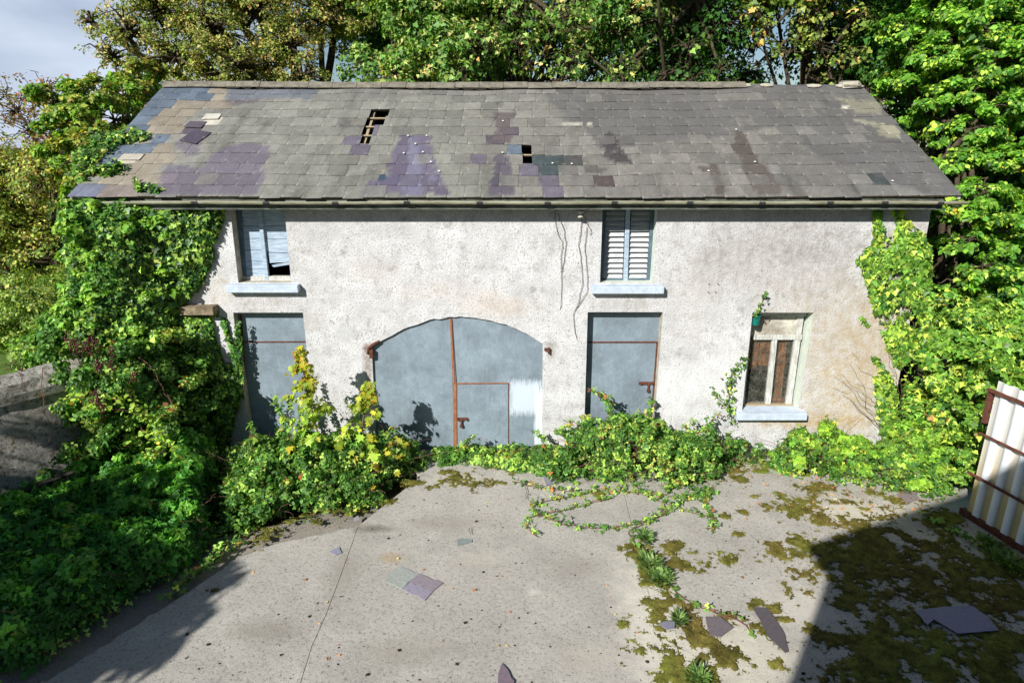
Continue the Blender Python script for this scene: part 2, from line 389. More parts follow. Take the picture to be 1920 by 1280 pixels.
# concrete
def concrete(name, base, seams=()):
    t = NT(name, .93, .2)
    n_ = t.noise(1.3, 8, .72); g = t.noise(24, 6, .88); g2 = t.noise(70, 4, .8); m_ = t.noise(6, 7, .7)
    col = t.mix(t.mr(n_, .3, .7), tuple(q*1.18 for q in lin(base)), tuple(q*.80 for q in lin(base)))
    col = t.mix(t.math('MULTIPLY', t.mr(m_, .5, .72), .35), col, tuple(q*.8 for q in lin(base)))
    col = t.mix(t.math('MULTIPLY', t.mr(g, .47, .38), .9), col, lin((92, 84, 72)))
    col = t.mix(t.math('MULTIPLY', t.mr(g2, .54, .64), .6), col, lin((208, 202, 188)))
    col = t.mix(t.math('MULTIPLY', t.mr(t.noise(17, 3, .6), .70, .74), .8), col, lin((70, 62, 48)))
    for (px, py, rx, ry, c, k) in (((1230, 1180, .5, 1.7, (222, 216, 200), .75), (1600, 960, 1.0, .5, (214, 206, 186), .6), (1380, 1230, .8, .7, (220, 212, 194), .7), (1330, 870, 1.4, .3, (200, 190, 166), .5),
                          (860, 900, .6, .25, (206, 198, 178), .6), (735, 1045, .22, .16, (176, 152, 118), .6), (700, 990, .4, .12, (112, 104, 92), .7), (1500, 1140, .6, .5, (216, 210, 196), .5), (1000, 1110, .1, .08, (214, 210, 200), .6), (500, 1180, .5, .25, (150, 144, 132), .6), (760, 1220, .7, .3, (152, 146, 134), .5), (1080, 1060, .5, .4, (156, 150, 140), .5), (850, 980, .8, .25, (150, 143, 132), .5), (1100, 1230, .4, .3, (196, 188, 172), .4), (640, 1080, .3, .9, (140, 134, 122), .4), (900, 1050, .5, .2, (194, 186, 170), .4), (1750, 1010, .9, .25, (206, 200, 184), .5))):
        x, y = gr(px, py); f = t.blob((x, y, 0), (rx, ry, 9), m_, .8, .7)
        col = t.mix(t.math('MULTIPLY', f, k), col, lin(tuple(q*.93 for q in c)))
    hh = t.math('ADD', t.math('MULTIPLY', g, .6), g2)
    return t.done(col, t.bump(hh, .7, .012, t.bump(n_, .5, .06)))
M['concrete'] = concrete('concrete', (168, 164, 156)); M['concrete_old'] = concrete('concrete_old', (138, 132, 122))
edge = [gr(*p) for p in ((40, 1300), (95, 1272), (185, 1215), (283, 1155), (370, 1098), (440, 1050), (520, 1017), (600, 1002), (672, 985))]
rng = np.random.default_rng(3)
edge2 = []
for (a, b) in zip(edge, edge[1:]):
    for t_ in np.linspace(0, 1, 7)[:-1]: edge2.append((a[0]+(b[0]-a[0])*t_+rng.normal(0, .012), a[1]+(b[1]-a[1])*t_+rng.normal(0, .012)))
# slabs of concrete laid side by side, with open joints between them
def lerp(a, b, t_): return (a[0]+(b[0]-a[0])*t_, a[1]+(b[1]-a[1])*t_)
J1 = [gr(672, 985), gr(640, 1075), gr(612, 1150), gr(585, 1210), gr(560, 1290)]     # joint on the left
J2 = [gr(1185, 985), gr(1200, 1060), gr(1232, 1160), gr(1262, 1290)]               # mossy joint right of the middle
def ext(p, q, k): return (q[0]+(q[0]-p[0])*k, q[1]+(q[1]-p[1])*k)
G = .0035
j1e = ext(J1[-2], J1[-1], 9); j2e = ext(J2[-2], J2[-1], 9); top1 = gr(800, 880); top2 = (gr(1180, 930)[0], 0.42)
def shift(pts, d): return [(x+d, y) for x, y in pts]
sheet('yard_slab', edge2+shift(J1, -G)+shift([j1e], -G)+[(-5.6, j1e[1]), (-5.6, -5.3)], 0, M['concrete'], .11)
sheet('yard_slab', shift([J1[0]], G)+[gr(735, 935), gr(790, 893), (gr(700, 848)[0]-.2, 0.42), (top2[0], .42)]+shift(J2, -G)+shift([j2e], -G)+shift([j1e], G)+shift(J1[::-1][:-1], G), 0, M['concrete'], .11)
sheet('yard_slab', shift([top2], G)+[(9.2, .42), (9.2, j2e[1])]+shift([j2e], G)+shift(J2[::-1], G), .002, M['concrete'], .11)
e0 = edge2
sheet('drain_path', [(x-.75, y+.35) for x, y in e0]+[(gr(700, 960)[0], gr(700, 960)[1]+.6)]+[gr(700, 978)]+[(x-.02, y-.02) for x, y in reversed(e0)], -.085, M['concrete_old'], .03)
sheet('lawn', [(-60, -30), (-7.6, -30), (-7.9, 2), (-7.9, 40), (-60, 40)], .9, M['lawn'], .9)

# ================================================================ outbuilding
shed = empty('outbuilding', (0, 0, 0), 'two-storey white roughcast outbuilding with a patched slate roof and sheet-metal doors', 'building')
H, XW, TH = 4.30, 6.40, .45
P2 = lambda *ps: [wl(*p) for p in ps]
win_l = P2((431, 388), (533, 388), (546, 530), (447, 530)); win_r = P2((1130, 389), (1233, 389), (1223, 530), (1125, 530))
door_l = P2((437, 586), (568, 586), (580, 700)); door_l = [door_l[0], door_l[1], (door_l[2][0], -.11), (wl(462, 770)[0], -.11)]
door_r = [wl(1102, 585), wl(1243, 585), (wl(1226, 795)[0], -.11), (wl(1096, 800)[0], -.11)]
win_g = P2((1411, 586), (1526, 586), (1496, 772), (1391, 772))
def archz(px):
    "height in the photograph of the arch over the gate"
    pts = ((697, 652), (720, 636), (750, 620), (785, 606), (815, 598), (860, 594), (900, 597), (940, 606), (975, 620), (1000, 633), (1018, 645))
    for (a, b), (c, d) in zip(pts, pts[1:]):
        if a <= px <= c: return b+(d-b)*(px-a)/(c-a)
rng = np.random.default_rng(5)
arch = [wl(px, archz(px)+rng.normal(0, .9)) for px in np.linspace(697.01, 1017.9, 34)]
gate_b = [(wl(1016, 848)[0], -.11), (wl(706, 848)[0], -.11)]
gate_o = arch+gate_b
outer = [(-XW, -.11), (XW, -.11), (XW, H+.1), (-XW, H+.1)]
holes = [win_l, win_r, win_g]
def notch(o, h): return o
# ground openings run down to the ground, so they are notches of the outline
dl, dr = door_l, door_r
outline = [(-XW, -.11), dl[3], dl[0], dl[1], dl[2], gate_b[1]]+arch+[gate_b[0], dr[3], dr[0], dr[1], dr[2], (XW, -.11), (XW, H+.1), (-XW, H+.1)]
m = MB()
loops = [[Vector((x, 0, z)) for x, z in lp] for lp in [outline]+holes]
flat = [v for lp in loops for v in lp]
m.add(flat, [tuple(f) for f in tessellate_polygon(loops)])
front = m.build('wall', M['roughcast'], shed)
for lp, inset, mt in ((win_l, .0, 'reveal'), (win_r, .0, 'reveal_paint'), (win_g, 0, 'reveal_paint'), (door_l, 0, 'reveal'), (door_r, 0, 'reveal'), (gate_o, 0, 'reveal')):
    m = MB(); n = len(lp)
    for i in range(n):
        (a, b), (c, d) = lp[i], lp[(i+1) % n]
        if b < -.1 and d < -.1: continue
        m.add([(a, 0, b), (c, 0, d), (c, TH, d), (a, TH, b)], [(0, 1, 2, 3)])
    m.build('reveal', M[mt], front)
RY, RZ, EY, EZ = 3.0, 6.05, -.33, 4.30       # ridge, eave
m = MB()
for sx in (-1, 1):
    x0, x1 = (sx*XW, sx*(XW-.45))
    pts = [(x0, 0.002, -.11), (x0, 6.0, -.11), (x0, 6.0, H), (x0, RY, RZ-.12), (x0, .002, H+.1)]
    m.prism(pts, (x1-x0, 0, 0))
m.box((-XW+.45, 5.6, -.11), (XW-.45, 6.0, H))
m.build('wall', M['roughcast'], shed)
MB().box((-XW+.45, .46, 2.35), (XW-.45, 5.6, 2.5)).build('added_loft_floor', M['dark_wood'], shed)  # unseen floor added to keep the interior dark
MB().box((-XW+.45, .46, -.1), (XW-.45, 5.6, -.02)).build('floor', M['dark_wood'], shed)

# --- slate roof
PITCH = math.atan2(RZ-EZ, RY-EY); SL = math.hypot(RZ-EZ, RY-EY); NR = np.array((0, -math.sin(PITCH), math.cos(PITCH)))
def onroof(px, py):
    d = ray(px, py); p0 = np.array((0, EY, EZ)); t_ = ((p0-CAM) @ NR)/(d @ NR); p = CAM+d*t_
    return float(p[0]), float(math.hypot(p[1]-EY, p[2]-EZ))
def roofpt(u, s, h=0.0):
    u = np.asarray(u, float); s = np.asarray(s, float)
    sag = -.03*np.sin((u+6.5)/13*math.pi)-.016*np.sin(u*1.7)*np.sin(s*1.3)-.008*np.sin(u*4.3+1)*np.sin(s*2.9)
    return np.stack([u, EY+s*math.cos(PITCH)-math.sin(PITCH)*(h+sag), EZ+s*math.sin(PITCH)+math.cos(PITCH)*(h+sag)], -1)
NC = 12; g = SL/NC
def box_(a, b, c, d): return [(a, c), (b, c), (b, d), (a, d)]
P_, PB, DG, BL, TA, WH = (106, 100, 112), (92, 84, 90), (106, 102, 102), (96, 108, 122), (144, 135, 120), (186, 182, 168)
S_PATCH = [(box_(*b), c) for b, c in (
    ((285, 402, 160, 184), BL), ((200, 340, 184, 198), BL), ((200, 317, 197, 209), BL), ((200, 287, 209, 223), BL), ((200, 288, 222, 239), BL), ((200, 258, 238, 257), BL),
    ((287, 327, 257, 273), BL), ((200, 302, 272, 288), BL), ((130, 227, 288, 321), BL), ((120, 173, 337, 366), (108, 112, 128)),
    ((402, 430, 160, 184), TA), ((340, 437, 184, 198), TA), ((317, 415, 197, 209), TA), ((287, 380, 209, 223), TA), ((288, 357, 222, 239), TA), ((258, 357, 238, 257), TA),
    ((302, 335, 272, 288), TA), ((267, 320, 287, 304), TA), ((227, 307, 303, 321), TA), ((180, 315, 320, 338), TA), ((173, 283, 337, 366), (128, 118, 112)),
    ((380, 415, 211, 228), WH), ((225, 270, 287, 303), (200, 192, 176)), ((437, 475, 256, 273), (196, 186, 158)),
    ((667, 684, 228, 243), P_), ((716, 738, 228, 243), P_), ((738, 770, 228, 243), PB), ((697, 714, 243, 258), P_), ((650, 675, 258, 273), P_), ((668, 705, 268, 291), P_),
    ((705, 745, 323, 341), (58, 76, 92)), ((868, 905, 290, 308), P_), ((927, 960, 243, 273), PB), ((960, 978, 274, 291), (98, 110, 124)), ((960, 1000, 302, 327), P_),
    ((1002, 1038, 291, 325), (72, 82, 84)), ((1053, 1088, 291, 306), (82, 82, 80)), ((1020, 1052, 325, 361), P_), ((978, 1012, 229, 242), PB), ((1128, 1166, 323, 345), (88, 78, 76)),
    ((1362, 1408, 276, 295), (96, 88, 84)), ((1640, 1688, 326, 344), (70, 76, 78)), ((350, 385, 227, 243), (92, 84, 94)))]
F_PATCH = [([(430, 160), (600, 160), (598, 184), (430, 184)], (100, 106, 120), .7), ([(430, 184), (490, 184), (480, 197), (430, 197)], PB, .7),
    ([(430, 272), (503, 272), (495, 335), (478, 366), (285, 366), (300, 335), (320, 305), (385, 315), (405, 290)], (104, 97, 111), .8), ([(333, 268), (375, 268), (372, 292), (340, 290)], P_, .8),
    ([(755, 255), (805, 255), (815, 290), (830, 335), (845, 366), (675, 366), (690, 340), (725, 335), (740, 280)], (98, 91, 110), .9),
    ([(772, 262), (782, 262), (788, 366), (752, 366)], (128, 130, 152), .5), ([(800, 262), (806, 262), (818, 340), (806, 340)], (126, 126, 146), .4),
    ([(928, 213), (962, 213), (955, 260), (965, 275), (928, 262)], (96, 86, 88), .85), ([(937, 288), (950, 288), (962, 320), (968, 366), (918, 366), (925, 320)], (86, 79, 92), .85),
    ([(1070, 305), (1082, 305), (1094, 366), (1070, 366)], (100, 84, 92), .8), ([(1000, 160), (1110, 160), (1280, 158), (1660, 158), (1720, 250), (1820, 366), (1700, 360), (1650, 300), (1560, 320), (1500, 260), (1450, 240), (1300, 262), (1200, 270), (1120, 282), (1100, 240), (1060, 220), (1040, 190)], (101, 99, 98), .8),
    ([(1115, 262), (1140, 248), (1180, 298), (1188, 306), (1150, 304), (1130, 275)], (68, 64, 66), .9), ([(1098, 312), (1140, 312), (1140, 324), (1098, 324)], (86, 82, 80), .8),
    ([(1375, 245), (1390, 245), (1402, 265), (1414, 290), (1442, 320), (1470, 366), (1418, 366), (1395, 320), (1385, 295), (1375, 265)], (92, 85, 80), .92),
    ([(1305, 308), (1342, 308), (1347, 330), (1362, 366), (1340, 366), (1325, 325), (1308, 320)], (88, 80, 76), .9),
    ([(1480, 270), (1560, 300), (1600, 366), (1540, 366), (1500, 320)], (104, 101, 99), .6), ([(1560, 280), (1640, 270), (1700, 300), (1750, 366), (1640, 330)], (98, 96, 96), .6),
    ([(860, 170), (1010, 170), (1010, 183), (640, 183), (640, 172)], (108, 106, 104), .45), ([(1050, 229), (1112, 229), (1112, 231), (1050, 231)], WH, .9), ([(1081, 229), (1084, 229), (1084, 245), (1081, 245)], WH, .9),
    ([(1575, 198), (1580, 198), (1592, 211), (1588, 212)], WH, .9), ([(1600, 224), (1680, 236), (1690, 258), (1650, 256), (1640, 240), (1600, 228)], (168, 164, 140), .6), ([(1560, 180), (1640, 186), (1660, 215), (1610, 214)], (150, 146, 124), .5)]
HOLE = {3: [(690, 726)], 4: [(683, 718)], 5: [(677, 697)], 6: [(674, 692)], 7: [(978, 997)], 8: [(980, 998)]}
rngr = np.random.default_rng(11)
def basecol(px, py, P):
    n_ = fbm(P[:, :2], 1.1, 5); n2 = fbm(P[:, :2], 5.0, 9)
    O, BR, BG = np.array(lin((133, 132, 124))), np.array(lin((128, 125, 119))), np.array(lin((116, 114, 111)))
    k = np.clip((px-900)/260+(n_-.5)*1.5, 0, 1)[:, None]; c = O*(1-k)+BR*k
    k = np.clip((px-1350)/300+(n_-.5)*1.2, 0, 1)[:, None]*.6; c = c*(1-k)+BG*k
    return c*.84*(.66+.36*n2+.3*fbm(P[:, :2], 16, 31, 2)-.35*np.clip(fbm(P[:, :2]*np.array((3.0, .8)), 1.5, 77, 3)-.56, 0, 1)*3)[:, None]
sv, sf, sc = [], [], []; off = 0
NU, NV = 8, 5
def slate_geo(u0, u1, s0, s1, lift=0.0, skew=0.0, key=None, yaw=0.0):
    "one slate: a gridded top face with a skirt, coloured by its stains"
    global off
    uu, vv = np.meshgrid(np.linspace(0, 1, NU), np.linspace(0, 1, NV)); uu = uu.ravel(); vv = vv.ravel()
    U = u0+(u1-u0)*uu+skew*vv; S = s0+(s1-s0)*vv
    if yaw:
        cu, cs = (u0+u1)/2, (s0+s1)/2; du, ds = U-cu, S-cs; U, S = cu+du*math.cos(yaw)-ds*math.sin(yaw), cs+du*math.sin(yaw)+ds*math.cos(yaw)
    S = np.where(vv == 0, S+rngr.normal(0, .0022, len(S)), S)
    hgt = .013-.009*vv+lift
    top = roofpt(U, S, hgt); px, py = proj(top)
    col = basecol(px, py, top)*rngr.uniform(.80, 1.15)
    cx, cy = px.mean(), py.mean()
    for pl, c in S_PATCH:
        if inpoly(np.array([cx]), np.array([cy]), pl)[0]: col = np.array(lin(c))*.86*(.72+.6*fbm(top[:, :2], 9, 3))[:, None]*rngr.uniform(.85, 1.15)
    qx = px+(fbm(top[:, :2], 4, 21)-.5)*26; qy = py+(fbm(top[:, :2], 4, 22)-.5)*12
    for pl, c, k in F_PATCH:
        i = inpoly(qx, qy, pl); kk = k*(1.0 if rngr.random() > .12 else .3)
        col[i] = col[i]*(1-kk)+np.array(lin(c))*.88*kk*(.85+.3*rngr.random())
    if key is not None: col = np.array(lin(key))*(.8+.4*fbm(top[:, :2], 9, 3))[:, None]
    bot = roofpt(U, S, hgt-.007)
    cn = [0, NU-1, NU*NV-1, NU*(NV-1)]
    V = np.concatenate([top, bot[cn]]); C_ = np.concatenate([col, col[cn]*.7]); n0 = NU*NV
    f = [(j*NU+i, j*NU+i+1, (j+1)*NU+i+1, (j+1)*NU+i) for j in range(NV-1) for i in range(NU-1)]
    f += [(cn[1], cn[0], n0, n0+1), (cn[2], cn[1], n0+1, n0+2), (cn[0], cn[3], n0+3, n0)]
    sv.append(V); sc.append(C_); sf.append(np.array(f)+off); off += len(V)
for k in range(NC):
    s0 = SL-(k+1)*g; s1 = s0+g+.06; wd = .305; pym = [172, 186, 200, 215, 228, 243, 258, 274, 291, 307, 324, 342, 361]
    xl = -6.53; xr = 6.60; cut = [(onroof(a, (pym[k]+pym[k+1])/2)[0], onroof(b, (pym[k]+pym[k+1])/2)[0]) for a, b in HOLE.get(k, [])]
    u = xl-(wd/2 if k % 2 else 0)-.02*rngr.random()
    while u < xr:
        wdt = wd*rngr.choice([1, 1, 1, 1, 1, .82, 1.0, 1.75], p=[.2, .2, .1, .1, .1, .1, .1, .1]); a, b = max(u, xl+rngr.normal(0, .01)), min(u+wdt-.0035, xr); u += wdt
        if b-a < .05: continue
        parts_ = [(a, b)]
        for ca, cb in cut:
            parts_ = [q for (p0, p1) in parts_ for q in ((p0, min(p1, ca)), (max(p0, cb), p1)) if q[1]-q[0] > .03]
        for p0, p1 in parts_:
            d = rngr.normal(0, .005); drop = -.03*rngr.random() if rngr.random() < .08 else 0
            slate_geo(p0, p1, s0+d+drop-(.03 if k == NC-1 and rngr.random() < .15 else 0), s1+d+drop, lift=abs(rngr.normal(0, .0015)), yaw=rngr.normal(0, .006))
# slipped slates lying on the others
for (px, py, wd, ln, yaw, c) in ((367, 258, .33, .42, -.30, (82, 74, 90)), (367, 235, .3, .24, -.08, (96, 88, 98)), (398, 220, .28, .22, .02, (216, 212, 198)), (247, 295, .34, .2, -.04, (202, 194, 178))):
    u, s = onroof(px, py); slate_geo(u-wd/2, u+wd/2, s-ln/2, s+ln/2, lift=.018, yaw=yaw, key=tuple(q*.85 for q in c))
roof = npmesh('roof', np.concatenate(sv), np.concatenate(sf), M['slate'], shed, np.concatenate(sc))
m = MB().quadbox([(-6.53, 2*RY-EY, EZ), (6.6, 2*RY-EY, EZ), (6.6, RY, RZ), (-6.53, RY, RZ)], (0, .01, .02))
m.build('roof', M['house_slate'], shed)
for k in range(1, NC+1):
    s = SL-k*g+.05; a = roofpt(-6.4, s, -.03); 
    MB().tube([roofpt(u, s, -.028) for u in np.linspace(-6.4, 6.5, 12)], .018, 4).build('batten', M['wood_raw'], shed)
for u in (onroof(685, 240)[0]+.02, onroof(985, 290)[0]-.3, -5, -3.9, 0.1, 2, 3.4, 5):
    m = MB(); a = roofpt(u, .3, -.12); b = roofpt(u, SL-.05, -.12); m.quadbox([a+np.array((-.025, 0, -.06)), a+np.array((.025, 0, -.06)), b+np.array((.025, 0, -.06)), b+np.array((-.025, 0, -.06))], (0, 0, .12))
    m.build('rafter', M['wood_raw'], shed)
# clips that hold replaced slates
for px, py in ((765, 255), (800, 256), (779, 271), (757, 288), (793, 287), (808, 305), (823, 322), (943, 227), (942, 287), (1036, 305), (1072, 306), (1380, 244), (1415, 305), (1328, 322), (1672, 342)):
    u, s = onroof(px, py); u0, s0 = u-.014, s-.014
    m = MB().quadbox([roofpt(u0, s0, .034), roofpt(u0+.028, s0, .034), roofpt(u0+.028, s0+.028, .034), roofpt(u0, s0+.028, .034)], tuple(NR*.004)); m.build('slate_clip', M['clip'], shed)
# ridge tiles
u = -6.5; rngk = np.random.default_rng(8); i = 0; ridge = None
gap0, gap1 = onroof(1392, 168)[0], onroof(1578, 168)[0]
while u < 6.45:
    wd = rngk.choice([.45, .45, .46, .9]) ; e = min(u+wd-.008, 6.5)
    if not (u > gap0-.1 and u < gap1-.1):
        dz = -.02*math.sin((u+6.5)/13*math.pi)+rngk.normal(0, .004); h = RZ+.065+dz; n_ = 5
        prof = [(-.15, -.085), (-.145, -.062), (-.05, .01), (0, .025), (.05, .01), (.145, -.062), (.15, -.085)]
        a = [(u, RY+py_, h+pz+rngk.normal(0, .002)) for py_, pz in prof]; b = [(e, RY+py_, h+pz+rngk.normal(0, .002)) for py_, pz in prof]
        m = MB(); m.add(a+b, [(j, j+1, j+8, j+7) for j in range(6)]+[(6, 0, 7, 13), tuple(range(6, -1, -1)), tuple(range(7, 14))])
        ridge = m.build('ridge_tile', M['ridge_tile'], shed)
    u += wd
m = MB()
for px in list(np.arange(330, 1380, 26))+[1400, 1440, 1530, 1585, 1600, 1612]:
    u, s = onroof(px, 171); q = roofpt(u, SL-.06, .02); r_ = rngk.uniform(.015, .035)
    bl = [(q[0]+rngk.uniform(.06, .16)*math.cos(a)*1.2, q[1]+.05*math.sin(a), q[2]+.03*math.sin(a)+.01) for a in np.linspace(0, 2*math.pi, 9)[:-1]]
    m.prism(bl, (0, -.008, .012))
m.build('mortar', M['mortar'], ridge)
m = MB(); m.box((gap1+.02, RY-.13, RZ-.04), (gap1+.3, RY+.1, RZ+.07), jit=.02); m.build('mortar', M['mortar'], ridge, bevel=.01)
# verge
for x in (-6.5, 6.56):
    m = MB(); a = roofpt(x, 0, -.05); b = roofpt(x, SL, -.05); m.quadbox([a, b, b+np.array((0, 0, .035)), a+np.array((0, 0, .035))], (.04, 0, 0)); m.build('verge', M['mortar'], shed)
# fascia, gutter
m = MB(); m.box((-6.5, -.27, 4.10), (6.38, -.235, 4.26)); m.build('fascia', M['fascia'], shed, bevel=.004)
m = MB(); m.box((-6.5, -.235, 4.12), (6.38, -.002, 4.145)); m.build('soffit', M['fascia'], shed)
def halfpipe(xa, xb, y, za, zb, r=.045):
    m = MB(); n = 9; A = []
    for x, z in ((xa, za), (xb, zb)):
        A += [(x, y+math.cos(q)*r, z+math.sin(q)*r) for q in np.linspace(math.pi*.96, 2.04*math.pi, n)]
        A += [(x, y+math.cos(q)*(r-.006), z+math.sin(q)*(r-.006)) for q in np.linspace(math.pi*.96, 2.04*math.pi, n)]
    f = [(j, j+1, 2*n+j+1, 2*n+j) for j in range(n-1)]+[(n+j+1, n+j, 3*n+j, 3*n+j+1) for j in range(n-1)]+[(0, n, 3*n, 2*n), (n-1, 3*n-1, 4*n-1, 2*n-1)]
    f += [(j, n+j, n+j+1, j+1) for j in range(n-1)]+[(2*n+j+1, 3*n+j+1, 3*n+j, 2*n+j) for j in range(n-1)]
    return m.add(A, f)
gy = -.325; gx = [wl(px, 370, gy-.05)[0] for px in (188, 362, 497, 627, 762, 899, 1027, 1153, 1295, 1431, 1559, 1662, 1767, 1820)]
gutter = None
for i, (a, b) in enumerate(zip(gx, gx[1:])):
    z = 4.222+.004*math.sin(i*1.9)
    o = halfpipe(a+.004, b-.004, gy, z, 4.222+.004*math.sin((i+1)*1.9)).build('gutter', M['gutter'], shed, smooth=False)
    if 0 < i:
        bm_ = halfpipe(a-.045, a+.045, gy, z, z, .052); bm_.box((a-.02, gy+.05, z-.02), (a+.02, -.272, z+.0)); bm_.build('bracket', M['bracket'], o)
xa = wl(135, 370, gy)[0]
halfpipe(xa, xa+.34, gy, 4.20, 4.215).build('gutter', M['clip'], shed)

# --- openings
def frame_box(parent, name, mat, quads, y0, y1, bevel=.004):
    m = MB()
    for i_, q in enumerate(quads):
        pts = [(x, y0-.0025*i_, z) for x, z in q]; m.quadbox(pts, (0, y1-y0+.001*i_, 0))
    return m.build(name, M[mat], parent, bevel=bevel)
def Q(y, *ps): return [wl(px, py, y) for px, py in ps]
# upper left window
y = .19
wn = frame_box(shed, 'window', 'frame_dark', [Q(y, (441, 388), (451, 388), (462, 527), (452, 527)), Q(y, (441, 384), (552, 384), (552, 392), (441, 392)), Q(y, (536, 390), (541, 390), (553, 530), (547, 530))], y, y+.07)
frame_box(wn, 'mullion', 'wood_blue', [Q(y-.015, (482, 389), (489, 389), (504, 527), (497, 527))], y-.015, y+.05)
frame_box(wn, 'bottom_rail', 'wood_white', [Q(y-.01, (452, 518), (548, 518), (549, 529), (453, 529))], y-.01, y+.07)
def bands(l0, r0, l1, r1, ys, y):
    "planks between two leaning edges"
    ya, yb = ys[0], ys[-1]; out_ = []
    for a, b in zip(ys, ys[1:]):
        fa, fb = (a-ya)/(yb-ya), (b-ya)/(yb-ya)
        out_.append(Q(y, (l0+(l1-l0)*fa, a+.35), (r0+(r1-r0)*fa, a+.35), (r0+(r1-r0)*fb, b-.35), (l0+(l1-l0)*fb, b-.35)))
    return out_
frame_box(wn, 'boarding', 'wood_blue', bands(447, 487, 458, 500, [390, 424, 447, 469, 490, 504, 518], y+.04), y+.04, y+.062, .002)
frame_box(wn, 'boarding', 'wood_blue', bands(487, 534, 502, 545, [390, 424, 448, 473.5, 492], y+.04)[:-1]+[Q(y+.04, (503, 474), (541, 474.5), (543, 491), (506, 493))], y+.04, y+.062, .002)
frame_box(wn, 'loose_board', 'wood_blue', [Q(y+.0, (509, 497), (546, 491), (547, 495.5), (513, 501))], y+.0, y+.02, .002)
# upper right window with louvres
wn = frame_box(shed, 'window', 'frame_dark', [Q(y, (1130, 386), (1135, 386), (1130, 528), (1126, 528)), Q(y, (1130, 386), (1232, 386), (1231, 394), (1130, 394)), Q(y, (1221, 390), (1232, 390), (1222, 528), (1212, 528)), Q(y, (1127, 522), (1223, 522), (1223, 529), (1127, 529))], y, y+.09)
frame_box(wn, 'mullion', 'wood_blue', [Q(y-.012, (1174, 391), (1182, 391), (1177, 528), (1169, 528))], y-.012, y+.06)
for (l0, r0, l1, r1) in ((1136, 1172, 1131, 1167), (1184, 1221, 1178, 1213)):
    sh = None; m = MB(); ys = np.linspace(396, 523, 14)
    for i, (a, b) in enumerate(zip(ys, ys[1:])):
        fa = (a-396)/127; xa_, za = wl(l0+(l1-l0)*fa, a, y+.02); xb_, _ = wl(r0+(r1-r0)*fa, a, y+.02); _, zb = wl(l0, b, y+.02)
        d = random.Random(i).uniform(-.003, .003); hgt = (za-zb)
        m.quadbox([(xa_, y+.065, za+d), (xb_, y+.065, za-d), (xb_, y+.012, za-hgt*.80-d), (xa_, y+.012, za-hgt*.80+d)], (0, .006, .006))
    m.build('louvres', M['louvre_wood'], wn)
    frame_box(wn, 'louvre_backing', 'dark_wood', [Q(y+.08, (l0-4, 390), (r0+4, 390), (r1+4, 526), (l1-4, 526))], y+.10, y+.11)
# sills
def sill(px0, px1, pt, pb, prot=.13, h=None):
    xa, zt = wl(px0, pt, 0); xb, _ = wl(px1, pt, 0); _, zb = wl(px0, pb, -prot); xa = wl(px0, pb, -prot)[0]; xb = wl(px1, pb, -prot)[0]
    m = MB(); m.quadbox([(xa, -prot, zb), (xb, -prot, zb), (xb, .19, zb), (xa, .19, zb)], (0, 0, .115))
    k = len(m.v)
    m.v = [(x, yy, z+(.02 if (z > zb+.05 and yy > 0) else 0)) for x, yy, z in m.v]
    return m.build('window_sill', M['blue_paint'], shed, bevel=.008)
sill(423, 559, 533, 549); sill(1109, 1245, 533, 551); sill(1381, 1513, 768, 788, .12)
# doors of galvanised sheet
def door(panels, edges, y, name='door'):
    d = None
    for q in panels:
        o = MB().quadbox([(x, y, z) for x, z in q], (0, .03, 0)).build(name if d is None else 'panel', M['galvanised'], shed if d is None else d, bevel=.003)
        if d is None: d = o
    for e in edges:
        o = MB().quadbox([(x, y-.010, z) for x, z in Q(y-.01, *e)], (0, .012, 0)).build('edge_strip', M['rust'], d)
    return d
y = .17
x0, x1 = door_l[0][0], door_l[1][0]+.10; zt, zm = wl(450, 584, y)[1], wl(450, 641, y)[1]
d = door([[(x0, -.09), (x1, -.09), (x1, zm-.004), (x0, zm-.004)], [(x0, zm+.004), (x1, zm+.004), (x1, zt+.05), (x0, zt+.05)]],
         [((446, 640), (572, 639.6), (572, 642), (446, 642.4)), ((449, 590), (453, 590), (466, 775), (462, 775))], y)
x0, x1 = door_r[0][0]-.08, door_r[1][0]+.05; zt, zm = wl(1150, 584, y)[1], wl(1150, 641.5, y)[1]
d = door([[(x0, -.09), (x1, -.09), (x1, zm-.004), (x0, zm-.004)], [(x0, zm+.004), (x1, zm+.004), (x1, zt+.05), (x0, zt+.05)]],
         [((1103, 640.4), (1232, 640), (1232, 642.8), (1103, 643)), ((1231, 641), (1236, 641), (1226, 800), (1219, 800))], y)
def bolt(parent, px, py, y, ln, drop, tail=None):
    (x, z) = wl(px, py, y-.03); m = MB(); m.tube([(x, y-.03, z), (x+ln, y-.03, z)], .013, 8)
    for k in (.12, .5, .88): m.box((x+ln*k-.012, y-.045, z-.02), (x+ln*k+.012, y, z+.02))
    m.box((x+ln*drop-.014, y-.04, z-.13), (x+ln*drop+.014, y-.026, z)); m.box((x+ln*drop-.024, y-.05, z-.15), (x+ln*drop+.024, y-.02, z-.10))
    m.box((x-.0, y-.012, z-.024), (x+ln, y-.001, z+.024)); return m.build('bolt', M['rust'], parent, bevel=.003)
bolt(d, 1198, 719, y, .26, .62)
